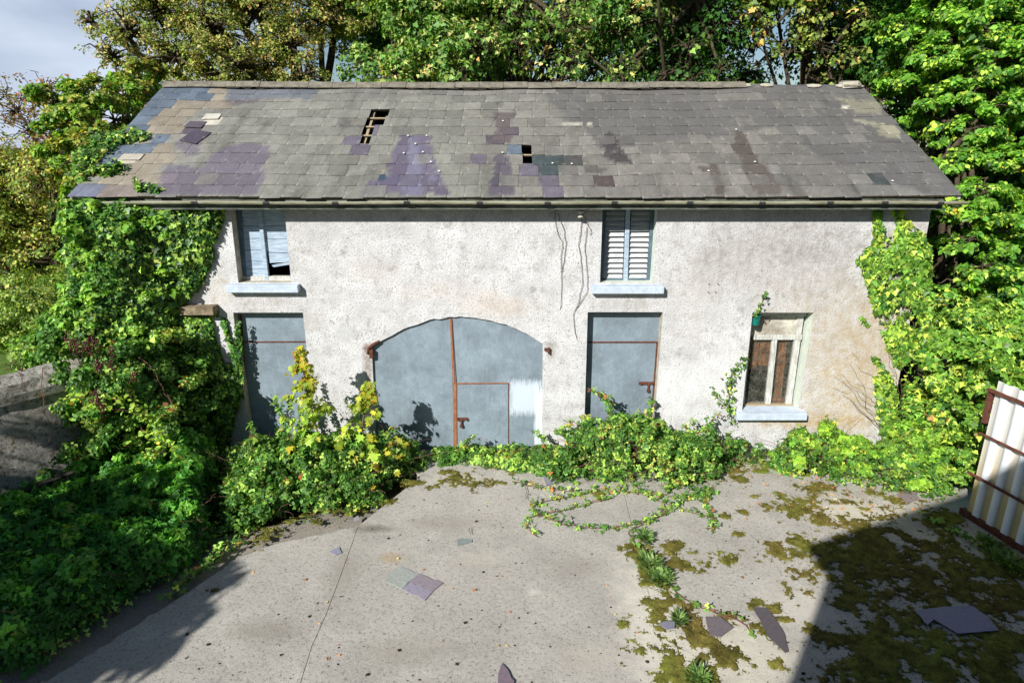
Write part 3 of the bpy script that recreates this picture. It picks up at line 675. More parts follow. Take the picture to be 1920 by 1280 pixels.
# the arched gate
y = .045
gate = None
seam = lambda py: 845+(853-845)*(py-596)/(845-596)
xs_l, zt_s = wl(seam(596), 596, y); xs_b = wl(seam(848), 848, y)[0]
L_ = [(x-.0, z+.02) for x, z in arch if x < xs_l]; R_ = [(x, z+.02) for x, z in arch if x > xs_l]
lp = L_+[(xs_l-.004, zt_s+.02), (xs_b-.004, -.03), (gate_b[1][0]-.02, -.03)]
gate = MB().prism([(x, y, z) for x, z in lp], (0, .03, 0)).build('gate', M['galvanised'], shed)
wk = Q(y, (857, 721), (953, 719), (953, 844), (857, 844))
rt = R_+[(gate_b[0][0]+.02, -.03), (wk[2][0]+.004, -.03), (wk[1][0]+.004, wk[1][1]+.004), (wk[0][0]-.004, wk[0][1]+.004), (wk[3][0]-.004, -.03), (xs_b+.004, -.03), (xs_l+.004, zt_s+.02)]
MB().prism([(x, y, z) for x, z in rt], (0, .03, 0)).build('leaf', M['galvanised_painted'], gate)
wicket = MB().quadbox([(x, y, z) for x, z in wk], (0, .03, 0)).build('wicket_door', M['galvanised'], gate, bevel=.003)
MB().quadbox([(x, y+.031, z) for x, z in ((gate_b[1][0]-.02, -.1), (gate_b[0][0]+.02, -.1), (gate_b[0][0]+.02, wl(860, 594)[1]+.05), (gate_b[1][0]-.02, wl(860, 594)[1]+.05))], (0, .03, 0)).build('backing', M['dark_wood'], gate)
for e, mt in ((((843, 597), (846.5, 597), (853, 720), (849, 720)), 'rust_light'), (((849, 720), (856, 720), (857, 846), (850, 846)), 'rust_light'), (((847, 597), (848, 597), (856.5, 720), (855, 720)), 'rust'), (((856, 718), (954, 717.3), (954, 719.2), (856, 720.3)), 'rust_light'), (((952.6, 718), (954.2, 718), (954.2, 846), (952.6, 846)), 'rust'), (((857, 842.5), (953, 842), (953, 847), (857, 848)), 'rust')):
    yy = y-.014 if mt == 'rust_light' else y-.009
    MB().quadbox([(x, yy, z) for x, z in Q(yy, *e)], (0, y-.001-yy, 0)).build('edge_strip', M[mt], gate, bevel=.002)
bolt(wicket, 856, 786, y, .19, .42)
# rusted hinge irons beside the arch
x, z = wl(694, 652); m = MB(); m.tube([(x+.16, -.01, z+.12), (x+.05, -.02, z+.06), (x-.02, -.02, z-.0), (x-.05, -.02, z-.1)], [.02, .028, .026, .018], 7); m.box((x-.01, -.05, z-.16), (x+.05, .01, z-.02), jit=.01); m.build('hinge_iron', M['rust'], gate, bevel=.004)
x, z = wl(1025, 657); m = MB(); m.box((x-.04, -.03, z-.0), (x+.04, -.01, z+.05)); m.box((x+.015, -.06, z-.04), (x+.045, -.01, z+.06)); m.build('hinge_iron', M['rust'], gate, bevel=.004)
# ground floor window
y = .20
wg = frame_box(shed, 'window', 'wood_white', [Q(y, (1497, 590), (1508, 590), (1483, 768), (1472, 768)), Q(y, (1449, 635), (1458, 635), (1444, 766), (1434, 766)), Q(y, (1414, 628), (1504, 628), (1503, 637), (1413, 637)), Q(y, (1405, 586), (1412, 586), (1394, 768), (1386, 768)), Q(y, (1414, 583), (1512, 583), (1512, 592), (1414, 592))], y, y+.08)
frame_box(wg, 'bottom_rail', 'wood_raw', [Q(y-.02, (1392, 758), (1492, 758), (1492, 770), (1391, 770))], y-.02, y+.08)
frame_box(wg, 'board', 'board_cream', [Q(y+.03, (1410, 588), (1505, 588), (1500, 632), (1408, 632))], y+.03, y+.05)
t = NT('dirty_glass', .25, .5); nn = t.noise(7, 8, .75); n3 = t.noise(30, 4, .7)
col = t.mix(t.mr(nn, .4, .65), lin((70, 72, 64)), lin((120, 116, 104))); t.b.inputs['Alpha'].default_value = 1
t.put(t.b.inputs['Alpha'], t.mr(n3, .4, .65, .12, .6)); M['dirty_glass'] = t.done(col)
frame_box(wg, 'pane', 'dirty_glass', [Q(y+.045, (1400, 636), (1448, 636), (1436, 762), (1388, 762))], y+.045, y+.05, 0)
frame_box(wg, 'pane', 'dirty_glass', [Q(y+.045, (1456, 636), (1502, 636), (1484, 762), (1442, 762))], y+.045, y+.05, 0)
frame_box(wg, 'shutter', 'wood_brown', [Q(y+.12, (1408, 630), (1424, 630), (1418, 690), (1402, 690)), Q(y+.12, (1426, 630), (1452, 630), (1446, 684), (1420, 684)), Q(y+.12, (1462, 630), (1476, 630), (1462, 765), (1448, 765)), Q(y+.12, (1486, 715), (1492, 715), (1486, 760), (1478, 762)), Q(y+.12, (1446, 745), (1490, 745), (1488, 765), (1444, 765))], y+.10, y+.12)
# teal plastic pot hanging in the corner of the opening
x, z = wl(1419, 601, .02); n_ = 14
m = MB(); prof = [(.0, -.085), (.04, -.085), (.052, -.08), (.07, .07), (.078, .075), (.078, .09), (.066, .09), (.062, .07), (.046, -.07), (0, -.07)]
for k in range(n_):
    a = 2*math.pi*k/n_; m.v += [(x+math.cos(a)*r_, .06+math.sin(a)*r_, z+h_) for r_, h_ in prof]
for k in range(n_):
    for j in range(len(prof)-1): m.f.append((k*10+j, ((k+1) % n_)*10+j, ((k+1) % n_)*10+j+1, k*10+j+1))
pot = m.build('pot', M['teal_plastic'], None, smooth=False)
m2 = MB().tube([(x, .06, z+.085), (x, .06, z+.18)], .004, 5); h = m2.build('hanger', M['wire'], pot)
tag(pot, 'small teal plastic pot hanging in the corner of the ground-floor window', 'pot')
# insulator and wires
x, z = wl(1088, 396, -.05); m = MB(); prof = [(.0, -.05), (.035, -.05), (.04, -.03), (.025, -.015), (.025, 0), (.04, .01), (.042, .03), (.022, .045), (0, .05)]
for k in range(12):
    a = 2*math.pi*k/12; m.v += [(x+math.cos(a)*r_*1.25, -.09+math.sin(a)*r_*1.25, z-.03+h_*1.2) for r_, h_ in prof]
for k in range(12):
    for j in range(8): m.f.append((k*9+j, ((k+1) % 12)*9+j, ((k+1) % 12)*9+j+1, k*9+j+1))
ins = m.build('insulator', M['porcelain'], None, smooth=True); MB().box((x-.015, -.05, z-.045), (x+.015, .0, z-.015)).build('bracket', M['rust'], ins)
tag(ins, 'cream porcelain wire insulator fixed to the wall left of the louvred window', 'insulator')
def wire(label, lines, r=.0042):
    m = MB(); rg = np.random.default_rng(len(label))
    for l in lines:
        pts = []
        for (a, b), (c, d) in zip(l, l[1:]):
            for t_ in np.linspace(0, 1, 5)[:-1]:
                pts.append(at(a+(c-a)*t_+rg.normal(0, .7), b+(d-b)*t_, -.018-.012*rg.random()))
        pts.append(at(*l[-1], -.015)); m.tube(pts, r, 5)
    o = m.build('wire', M['wire'], None); tag(o, label, 'wire', 'old wires hanging down the wall')
wire('pair of loose wires hanging from below the gutter left of the insulator', [[(1042, 392), (1040, 410), (1046, 440), (1054, 452), (1052, 500), (1053, 560), (1050, 580)], [(1046, 400), (1056, 425), (1062, 455), (1058, 490), (1053, 510)]])
wire('loop of thin wires dangling from the porcelain insulator', [[(1090, 402), (1090, 425), (1086, 460), (1090, 500), (1092, 530), (1085, 565), (1074, 590), (1082, 635)], [(1092, 400), (1104, 425), (1109, 435), (1106, 440)], [(1100, 425), (1097, 470), (1102, 520), (1100, 548), (1078, 582)]])
# stone corbel
rgs = np.random.default_rng(4); x0, z0 = wl(340, 588, -.13); x1, z1 = wl(402, 575, -.13)
me = bpy.data.meshes.new('corbel_stone'); bm = bmesh.new(); bmesh.ops.create_cube(bm, size=1); bmesh.ops.subdivide_edges(bm, edges=bm.edges[:], cuts=5, use_grid_fill=True)
for v in bm.verts:
    v.co = Vector((v.co.x*(x1-x0), v.co.y*.26, v.co.z*.13)); n_ = v.co.copy().normalized(); P = np.array([[v.co.x, v.co.y, v.co.z]]); v.co += n_*float(fbm(P, 9, 3)[0]-.55)*.05
bm.to_mesh(me); bm.free(); me.materials.append(M['stone']); o = link(bpy.data.objects.new('corbel_stone', me)); o.location = ((x0+x1)/2, -.06, (z0+z1)/2)
adopt(o, shed)
# four little black hooks
for px, py in ((1328, 532), (1345, 532), (1327, 547), (1341, 547)):
    x, z = wl(px, py); MB().tube([(x, 0, z), (x, -.03, z), (x+.008, -.035, z+.012)], .005, 5).build('wall_hook', M['bracket'], shed)
# ================================================================ plants
GREEN = [((92, 128, 44), 5), ((70, 108, 36), 4), ((128, 152, 58), 2.2), ((52, 86, 34), 3)]
IVYP = [((82, 120, 48), 4), ((56, 92, 40), 4), ((126, 156, 66), 3), ((40, 70, 32), 3), ((158, 168, 88), .8), ((120, 96, 60), .2)]
IVYB = [((112, 146, 54), 4), ((82, 120, 44), 4), ((152, 174, 70), 2.8), ((52, 88, 36), 3), ((182, 178, 76), .5), ((130, 100, 60), .2)]
BRAM = [((92, 130, 52), 4), ((60, 96, 40), 4), ((138, 166, 76), 2.8), ((168, 174, 80), .7), ((160, 104, 60), .35), ((100, 66, 50), .45)]
BROWN = [((130, 138, 68), 4), ((102, 118, 52), 4), ((160, 150, 90), 2.5), ((140, 108, 70), .8), ((74, 94, 42), 2.5)]
SYC = [((112, 138, 66), 4), ((78, 114, 50), 4), ((160, 172, 100), 2.4), ((186, 160, 106), 1.2), ((176, 130, 76), .35)]
DEEP = [((64, 104, 40), 5), ((44, 80, 32), 4), ((104, 140, 56), 2.5)]  # dark greens, deep shade put into the leaf colour
LIME = [((110, 150, 48), 4), ((80, 122, 40), 4), ((150, 176, 66), 1.6), ((52, 88, 32), 3), ((176, 160, 60), .3)]
YEL = [((160, 158, 48), 4), ((176, 144, 44), 1.3), ((132, 152, 50), 5), ((160, 108, 40), .3)]
def subclumps(clumps, per, rng, shell=(.55, 1.0)):
    C_ = []; S_ = []; own = []
    for i, (x, y, z, rx, ry, rz) in enumerate(clumps):
        k = max(4, int(per*(rx*ry*rz)**.667)); d = unit(rng.normal(size=(k, 3))); r = rng.uniform(*shell, (k, 1))
        C_.append(np.array((x, y, z))+d*r*np.array((rx, ry, rz))); S_.append(np.full(k, (rx*ry*rz)**(1/3))); own += [i]*k
    return np.concatenate(C_), np.concatenate(S_), np.array(own)
def foliage(name, clumps, n, size, pal, mat, parent, seed, tmpl=T_HEX, per=26, frac=.2, flat=.65, down=.25, up=.5, keep=None, shell=(.55, 1.0)):
    "leaves gathered in small sprays on the outside of each clump"
    rng = np.random.default_rng(seed); cl = np.array(clumps, float)
    SC, SR, own = subclumps(clumps, per, rng, shell); wts = SR**2; ids = rng.choice(len(SC), n, p=wts/wts.sum())
    rr = SR[ids, None]*frac+.05; off_ = unit(rng.normal(size=(n, 3)))*rng.uniform(.2, 1, (n, 1))**.6*rr; off_[:, 2] *= flat
    P = SC[ids]+off_
    out_ = unit(P-cl[own[ids], :3]); N = unit(out_*.6+off_/rr*.5+np.array((0, 0, up))+rng.normal(0, .45, (n, 3)))
    keys = np.clip(rng.random(len(SC))[ids]*.6+rng.random(n)*.4+rng.normal(0, .05, n), 0, .999)
    if keep is not None:
        k = keep(P); P, N, keys = P[k], N[k], keys[k]
    leaves(name, P, N, size*np.clip(rng.lognormal(-.12, .36, len(P)), .35, 1.9), tmpl, palette(rng, keys, pal), M[mat], parent, down, rng)
    return SC, own
def tree(label, base, clumps, n, size, pal, seed, mat='leaf', tmpl=T_OV, per=26, frac=.2, trunk_r=.22, group=None, name='tree', cat='tree', twigs=True, bend=.06, top=None, **kw):
    rng = np.random.default_rng(seed+100); root = empty(name, base, label, cat, group)
    SC, own = foliage('crown', clumps, n, size, pal, mat, root, seed, tmpl, per, frac, **kw)
    cl = np.array(clumps, float)[:, :3]; c = cl.mean(0) if top is None else np.array(top)
    tp = wander(base, c, 9, bend, rng); P0, P1, r0, r1 = [], [], [], []
    def limb(a, b, ra, rb, k=6, amp=.05, sag=0.0):
        p = wander(a, b, k, amp, rng, sag); rr = np.linspace(ra, rb, k)
        P0.extend(p[:-1]); P1.extend(p[1:]); r0.extend(rr[:-1]); r1.extend(rr[1:]); return p
    rr = np.linspace(trunk_r, trunk_r*.5, 9); P0.extend(tp[:-1]); P1.extend(tp[1:]); r0.extend(rr[:-1]); r1.extend(rr[1:])
    for i in range(len(cl)):
        st = tp[min(8, 3+int(rng.integers(0, 6)))]; limb(st, cl[i], trunk_r*.42, trunk_r*.16)
    segs('trunk', P0, P1, r0, r1, M['bark'], root, 8)
    if twigs:
        P0, P1, r0, r1 = [], [], [], []
        for j in range(len(SC)):
            limb(cl[own[j]], SC[j]+rng.normal(0, .03, 3), trunk_r*.12, .006, 5, .04, -.05)
        segs('twigs', P0, P1, r0, r1, M['bark'], root, 4)
    return root
def pxc(px, py, Y, r, ry=None, rz=None):
    "a clump in the world: seen at px,py, standing at depth y=Y, radii in metres"
    x, z = wl(px, py, Y); return (x, Y, z, r, ry or r, rz or r*.8)

# big old tree behind the left end: branches fan out to the left, small browning leaves
cl = [pxc(*a) for a in ((240, 60, 7.5, 1.0), (210, 110, 7.3, .75), (300, 20, 8, 1.3), (330, 110, 7.6, 1.1), (400, 60, 7.8, 1.3), (450, 130, 7.2, 1.1), (480, 20, 8.5, 1.4), (540, 90, 8, 1.2), (570, 150, 7.6, .9), (600, 30, 8.8, 1.3), (350, 170, 7, .8), (280, 160, 7.2, .7), (240, 190, 7.4, .6), (170, 40, 8, .6), (380, -60, 8.6, 1.6), (520, -90, 9, 1.7), (250, -50, 8.4, 1.2), (640, -60, 9.6, 1.4))]
big_base = (wl(585, 200, 9.5)[0], 9.5, -.1)
tree('large tree with browning leaves fanning out left over the slate ridge', big_base, cl, 80000, .066, BROWN, 1, mat='leaf_dry', per=44, frac=.17, trunk_r=.38, shell=(.25, 1.05), top=at(575, 190, 9.3))
# thin half-bare tree at the far left
cl = [pxc(*a) for a in ((30, 210, 6.5, .8), (80, 190, 6, .8), (130, 210, 6, .8), (60, 250, 6, .8), (10, 180, 7, .6), (110, 260, 5.5, .8), (-60, 220, 7, .9), (90, 165, 6.4, .5))]
tree('thin half-bare tree with reddish twigs at the far left edge', (wl(170, 330, 5.4)[0], 5.4, -.1), cl, 2600, .07, [((140, 96, 62), 3), ((112, 112, 56), 2), ((120, 76, 56), 2)], 2, mat='leaf_dry', per=60, frac=.16, trunk_r=.10, shell=(.2, 1.2), top=at(165, 300, 5.4))
# bushy tree hugging the left gable
cl = [pxc(*a) for a in ((180, 190, 2.6, .55), (150, 235, 2.2, .55), (215, 225, 2.8, .55), (230, 180, 3.4, .45), (190, 270, 1.6, .5), (150, 300, 1.2, .5), (205, 310, .9, .33), (160, 350, .8, .4), (250, 150, 4.4, .6), (120, 280, 2.4, .6), (110, 200, 3.4, .6))]
tree('bushy green tree growing against the left gable beside the slates', (-7.3, 2.2, -.1), cl, 40000, .07, [((104, 138, 46), 4), ((84, 116, 40), 3), ((140, 146, 60), 2), ((128, 112, 60), 1.2), ((60, 92, 36), 2)], 3, tmpl=T_OV, per=60, frac=.2, trunk_r=.12)
# hedge trees on the left
def hz(a, b, n, rnd, y0, y1, r):
    rg = random.Random(rnd); return [pxc(rg.uniform(a[0], b[0]), rg.uniform(a[1], b[1]), rg.uniform(y0, y1), rg.uniform(r*.7, r*1.2)) for _ in range(n)]
cl = hz((-120, 330), (150, 560), 20, 1, 3.2, 5.2, .95)+hz((-80, 300), (120, 330), 7, 2, 3.8, 5, .7)
tree('olive brown hawthorn tree beyond the wall at the left edge', (-10.6, 4.2, .7), cl, 42000, .065, [((122, 142, 60), 4), ((100, 118, 50), 3), ((140, 124, 70), 2), ((156, 166, 80), 2.2), ((66, 88, 38), 2)], 4, tmpl=T_OV, per=60, frac=.22, trunk_r=.16)
cl = hz((-60, 540), (130, 640), 9, 3, 1.4, 3.0, .6)
tree('low pale green thorn bush behind the stone wall', (-9.0, 2.2, .8), cl, 16000, .06, [((120, 146, 62), 4), ((96, 122, 52), 3), ((150, 160, 84), 2), ((70, 96, 40), 2)], 5, name='thorn_bush', cat='bush', tmpl=T_OV, per=60, frac=.22, trunk_r=.07)
# sycamores behind the ridge
TG = 'sycamore trees behind the building'
def grp(seed, xs, ys, n, y0, y1, r): return hz((xs[0], ys[0]), (xs[1], ys[1]), n, seed, y0, y1, r)
cl = grp(10, (650, 900), (-60, 165), 16, 6.4, 8.2, .85)+grp(11, (640, 900), (-420, -60), 7, 7.0, 10, 1.3)
tree('sycamore with pale tan-tipped leaves just right of the browning tree', (wl(760, 200, 8.6)[0], 8.6, -.1), cl, 56000, .088, SYC, 6, tmpl=T_IVY, per=80, frac=.24, trunk_r=.15, group=TG)
cl = grp(12, (840, 1170), (30, 165), 17, 6.0, 7.2, .62)+grp(13, (860, 1200), (-80, 60), 10, 7, 8.6, .9)+grp(14, (850, 1250), (-450, -120), 7, 6.4, 9.6, 1.4)
tree('sycamore hung with orange seed clusters above the middle of the ridge', (wl(1000, 200, 8.8)[0], 8.8, -.1), cl, 64000, .088, SYC, 7, tmpl=T_IVY, per=80, frac=.24, trunk_r=.15, group=TG)
cl = grp(15, (1130, 1440), (-20, 190), 26, 7.0, 9.6, .75)+[pxc(*q) for q in ((1140, 150, 6.6, .5), (1190, 120, 6.8, .5), (1200, 165, 6.2, .35), (1250, 140, 6.8, .5), (1300, 155, 6.4, .42), (1290, 90, 7.2, .6), (1350, 130, 6.8, .5), (1385, 165, 6.2, .35), (1340, 60, 7.4, .6), (1160, 60, 7.2, .6), (1230, 50, 7.4, .6))]+grp(16, (1100, 1500), (-480, -130), 12, 5.0, 8.8, 1.5)  # last group: unseen upper boughs added to shade the leaves below
tree('sycamore with leaves coloured dark for deep shade between the two seed-hung ones', (wl(1270, 200, 10.4)[0], 10.4, -.1), cl, 74000, .09, DEEP, 8, tmpl=T_IVY, per=60, frac=.26, trunk_r=.16, group=TG)
cl = [pxc(*a) for a in ((1440, 60, 6.2, .5), (1480, 100, 6.0, .45), (1540, 90, 6.2, .55), (1590, 110, 6.2, .45), (1560, 150, 6.4, .35), (1420, 20, 6.6, .6), (1520, 30, 6.6, .6), (1600, 40, 6.8, .6), (1630, 170, 6.4, .4), (1420, 120, 7.4, .3))]+grp(17, (1400, 1640), (-420, -80), 10, 6.6, 9, 1.2)
tree('sycamore with a tan and orange spray above the broken ridge end', (wl(1535, 200, 8.2)[0], 8.2, -.1), cl, 46000, .088, [((130, 144, 66), 4), ((96, 120, 52), 4), ((186, 166, 96), 2), ((180, 120, 66), .8)], 9, tmpl=T_IVY, per=80, frac=.24, trunk_r=.15, group=TG)
# dense backing wood
def backing(seed, label, xs, ys, n, y0, y1, r, k, base, grpn='dark trees closing the background'):
    tree(label, base, grp(seed, xs, ys, n, y0, y1, r), k, .13, [((70, 112, 42), 5), ((50, 86, 34), 4), ((110, 146, 58), 2)], seed, tmpl=T_OV, per=40, frac=.3, trunk_r=.15, group=grpn)
backing(21, 'dark tree far behind the middle of the ridge', (780, 1420), (-120, 220), 30, 11.5, 14.5, 1.4, 44000, (.6, 13.4, -.1))
backing(22, 'dark tree behind the right end of the ridge', (1540, 1800), (-120, 240), 20, 9.5, 12, 1.3, 30000, (8.4, 11, -.1))
backing(23, 'dark tree behind the lime tree at the right edge', (1690, 2050), (-100, 600), 36, 5.0, 7.5, 1.15, 52000, (9.8, 7, -.1))
backing(24, 'dark tree seen between the browning tree and the sycamore', (640, 860), (-150, 90), 16, 12, 14.5, 1.3, 22000, (-2.9, 13.2, -.1))
# lime tree on the right: leafy bright fronds in layers
rg = random.Random(4)
cl = []
for (px, py, Y, r) in ((1700, 150, 3.6, .55), (1750, 110, 3.2, .6), (1820, 60, 3.0, .7), (1880, 110, 2.4, .6), (1900, 30, 3.0, .7), (1770, 180, 2.8, .6), (1840, 170, 2.4, .6), (1900, 200, 1.8, .55), (1720, 210, 3.0, .4), (1760, 250, 2.4, .45), (1830, 240, 2.0, .5),
                      (1900, 300, 1.6, .5), (1780, 10, 3.8, .7), (1700, 60, 4.4, .6), (1770, 310, 1.9, .4), (1850, 360, 1.3, .5), (1800, 400, 1.0, .42), (1880, 430, .9, .5), (1780, 460, .7, .35), (1840, 500, .5, .45), (1910, 520, .4, .5), (1960, 250, 1.8, .8), (1980, 420, 1.0, .8), (1960, 80, 2.6, .9), (1770, 390, 1.3, .35), (1790, 535, .6, .3), (1650, 190, 4.6, .3), (1730, 330, 1.7, .3), (1800, 110, 3.4, .6), (1860, 20, 3.2, .6), (1690, 250, 2.9, .3), (1740, 430, 1.0, .3), (1820, 300, 1.9, .5), (1870, 370, 1.5, .5), (1910, 460, 1.0, .5), (1820, 450, .9, .4), (1900, 150, 2.6, .6), (1760, 60, 4.2, .6), (1700, 110, 4.6, .5), (1860, 250, 2.2, .5)):
    cl.append(pxc(px, py, Y, r, None, r*.5))
tree('bright green lime tree towering beside the right gable', (8.6, 3.2, -.1), cl, 100000, .075, LIME, 12, mat='leaf', tmpl=T_HEX, per=80, frac=.25, trunk_r=.13, flat=.5, up=.7, bend=.1)
cl = grp(31, (1740, 1960), (-420, -60), 12, 2.5, 5, 1.1)
tree('upper boughs of a second lime tree above the right edge', (9.6, 4.6, -.1), cl, 12000, .11, LIME, 13, tmpl=T_OV, per=40, frac=.26, trunk_r=.18)

# --- sheets of climbing or creeping leaves with a lumpy surface
def lumps(x, y, seed, cell, hgt, k=1.0):
    "rounded bumps on a jittered lattice"
    best = np.zeros(len(x)); ix = np.floor(x/cell); iy = np.floor(y/cell)
    for dx in (-1, 0, 1):
        for dy in (-1, 0, 1):
            cx, cy = ix+dx, iy+dy; h = np.stack([cx, cy], 1)
            jx = vnoise(h+.001, 1.0, seed+1); jy = vnoise(h+.001, 1.0, seed+2); jr = vnoise(h+.001, 1.0, seed+3)
            d = np.hypot(x-(cx+jx)*cell, y-(cy+jy)*cell)/(cell*(.55+.55*jr)); best = np.maximum(best, np.sqrt(np.clip(1-d*d, 0, 1))*(.5+.5*jr))
    return best*hgt
def carpet(name, poly, n, H, plane, size, pal, mat, parent, seed, tmpl=T_TRI, cell=.32, lump=.16, edge=.3, layers=.35, down=.3, prof=None, keep=None, thin=0.0, jit=.5, tilt=(0, 0, 0), nkey=1.6, rag=0.0, rough=.022, lpf=None):
    """leaves over the outline poly. plane='wall': poly in (x,z), growing out to -y; plane='ground': poly in (x,y), growing up.
    H height, prof(x, y) scales it; layers = share of leaves below the surface."""
    rng = np.random.default_rng(seed); pa = np.array(poly); lo, hi = pa.min(0), pa.max(0); X = []; Y = []
    tot = 0
    while tot < n:
        x = rng.uniform(lo[0], hi[0], n); y = rng.uniform(lo[1], hi[1], n); k = inpoly(x, y, poly); X.append(x[k]); Y.append(y[k]); tot += k.sum()
    x = np.concatenate(X)[:n]; y = np.concatenate(Y)[:n]; n = len(x)
    def hf(x, y):
        e = np.clip((edgedist(x, y, poly)-rag*vnoise(np.stack([x, y], 1), 3.5, seed+3)-rag*.6*vnoise(np.stack([x, y], 1), 9, seed+4))/edge, 0, 1); e = np.sqrt(e*(2-e)); b = H*(prof(x, y) if prof else 1.0)
        return e*(b*(.75+.5*vnoise(np.stack([x, y], 1), 1.3, seed))+(lpf(x, y) if lpf else 1.0)*(lumps(x, y, seed, cell, lump)+lumps(x, y, seed+9, cell*.45, lump*.4)))
    h = hf(x, y); ep = .05; gx_ = (hf(x+ep, y)-h)/ep; gy_ = (hf(x, y+ep)-h)/ep
    lay = np.where(rng.random(n) < layers, rng.uniform(.3, .95, n), 1.0); hh = h*lay+rng.normal(0, rough, n)
    hh = np.maximum(hh, .01)
    gl = np.clip(np.hypot(gx_, gy_), 1e-6, None); s_ = np.clip(gl, 0, 1.6)/gl; gx_, gy_ = gx_*s_, gy_*s_
    if plane == 'wall': P = np.stack([x, -hh, y], 1); N = np.stack([-gx_, -np.ones(n), -gy_], 1)
    else: P = np.stack([x, y, hh], 1); N = np.stack([-gx_, -gy_, np.ones(n)], 1)
    N = unit(N)+rng.normal(0, jit, (n, 3))+np.array(tilt)
    if rag:
        k = h > .012; P, N, x, y, n = P[k], N[k], x[k], y[k], int(k.sum())
    keys = np.clip(vnoise(np.stack([x, y], 1), 2.2, seed+5)*.55+rng.random(n)*.5-.03, 0, .999)
    if thin: 
        k = rng.random(n) > thin*(fbm(np.stack([x, y], 1), nkey, seed+7) > .5); P, N, keys = P[k], N[k], keys[k]
    if keep is not None:
        k = keep(P); P, N, keys = P[k], N[k], keys[k]
    leaves(name, P, N, size*np.clip(rng.lognormal(-.12, .38, len(P)), .35, 1.9), tmpl, palette(rng, keys, pal), M[mat], parent, down, rng)
    return P
def sprays(name, P, k, r, n, size, pal, mat, parent, seed, tmpl=T_TRI, lift=.05, plane='ground', **kw):
    "loose tufts of leaves standing out of a carpet"
    rng = np.random.default_rng(seed); w_ = (P[:, 2]+.02 if plane == 'ground' else -P[:, 1]+.02)**1.0; c_ = P[rng.choice(len(P), k, p=w_/w_.sum())].copy()
    c_ += np.array((0, -.02, lift)) if plane == 'ground' else np.array((0, -lift, 0)); rr = r*rng.uniform(.5, 1.3, k)
    foliage(name, [(x, y, z, q, q, q*.75) for (x, y, z), q in zip(c_, rr)], n, size, pal, mat, parent, seed, tmpl, per=60, frac=.35, shell=(.2, 1.1), **kw)
def tangle(P, k, parent, seed, reach=.3, r=.0045):
    rng = np.random.default_rng(seed); a = P[rng.choice(len(P), k)].copy(); b = a+rng.normal(0, reach, (k, 3))*np.array((1, .6, .35)); b[:, 2] = np.maximum(b[:, 2]+.06, .03); b[:, 1] = np.minimum(b[:, 1], -.04); a[:, 2] *= .5
    canes('stems', list(zip(a, b)), parent, 'bramble_stem', r, seed, .018, 8, .06)
def fringe(poly, n, parent, seed, pal, grow):
    "sparse low growth creeping outward from the foot of a thicket"
    pa = np.array(poly); ce = pa.mean(0); d = pa-ce; out_ = pa+unit(d)*grow*np.array((.6, 1.0)); out_[:, 1] = np.minimum(out_[:, 1], -.02)
    carpet('foliage', [tuple(q) for q in out_], n, .03, 'ground', .036, pal, 'leaf', parent, seed, T_TRI, cell=.15, lump=.06, edge=.1, layers=.2, jit=.45, thin=.92, nkey=3.5, rag=.2)
def canes(name, ends, parent, mat='bramble_stem', r=.006, seed=1, amp=.02, k=9, arch=0.0):
    rng = np.random.default_rng(seed); A, B, ra, rb = [], [], [], []
    out_ = []
    for a, b in ends:
        p = wander(a, b, k, amp, rng, -arch); A.extend(p[:-1]); B.extend(p[1:]); rr = np.linspace(r, r*.35, k); ra.extend(rr[:-1]); rb.extend(rr[1:]); out_.append(p)
    segs(name, A, B, ra, rb, M[mat], parent, 5); return out_
def along(name, polys, per, size, tmpl, pal, mat, parent, seed, spread=.03, down=.3, up=.8):
    rng = np.random.default_rng(seed); P = []
    for p in polys:
        for a, b in zip(p[:-1], p[1:]):
            k = max(1, int(round(np.linalg.norm(b-a)*per))); t_ = rng.random((k, 1)); P.append(a+(b-a)*t_+rng.normal(0, spread, (k, 3)))
    P = np.concatenate(P); N = rng.normal(0, .5, (len(P), 3))+np.array((0, -.25, up))
    leaves(name, P, N, size*rng.uniform(.5, 1.2, len(P)), tmpl, palette(rng, rng.random(len(P)), pal), M[mat], parent, down, rng)
W_ = lambda pts, y=-.2: [wl(a, b, y) for a, b in pts]
Gd = lambda pts: [gr(a, b) for a, b in pts]

# ivy over the left end of the front wall
ivy = empty('ivy', (-6.0, -.05, 0), 'thick green ivy covering the left end of the front wall up to the gutter', 'ivy')
poly = W_(((108, 385), (150, 362), (262, 366), (330, 372), (412, 384), (410, 425), (397, 460), (388, 505), (372, 540), (352, 565), (340, 590), (330, 640), (320, 900), (130, 900), (120, 640), (132, 560), (118, 480)), -.35)
IP = carpet('foliage', poly, 50000, .30, 'wall', .058, IVYP, 'leaf_glossy', ivy, 31, T_IVY, cell=.40, lump=.40, edge=.45, layers=.35, down=.5, tilt=(0, -.1, .35), rough=.04, rag=.10, prof=lambda x, z: .2+1.4*np.clip((-5.2-x)/1.2, 0, 1), lpf=lambda x, z: .25+.75*np.clip((-4.9-x)/.9, 0, 1))
sprays('foliage', IP[IP[:, 0] < -5.15], 100, .16, 30000, .056, [((126, 158, 62), 4), ((96, 136, 52), 4), ((150, 168, 72), 1)], 'leaf_glossy', ivy, 131, T_IVY, lift=.02, plane='wall', up=.6)
poly = W_(((325, 585), (392, 596), (402, 640), (412, 665), (420, 690), (432, 700), (448, 735), (440, 770), (420, 860), (320, 860)), -.08)
carpet('foliage', poly, 15000, .06, 'wall', .06, IVYP, 'leaf_glossy', ivy, 32, T_IVY, cell=.2, lump=.08, edge=.2, layers=.2, down=.8, jit=.35)
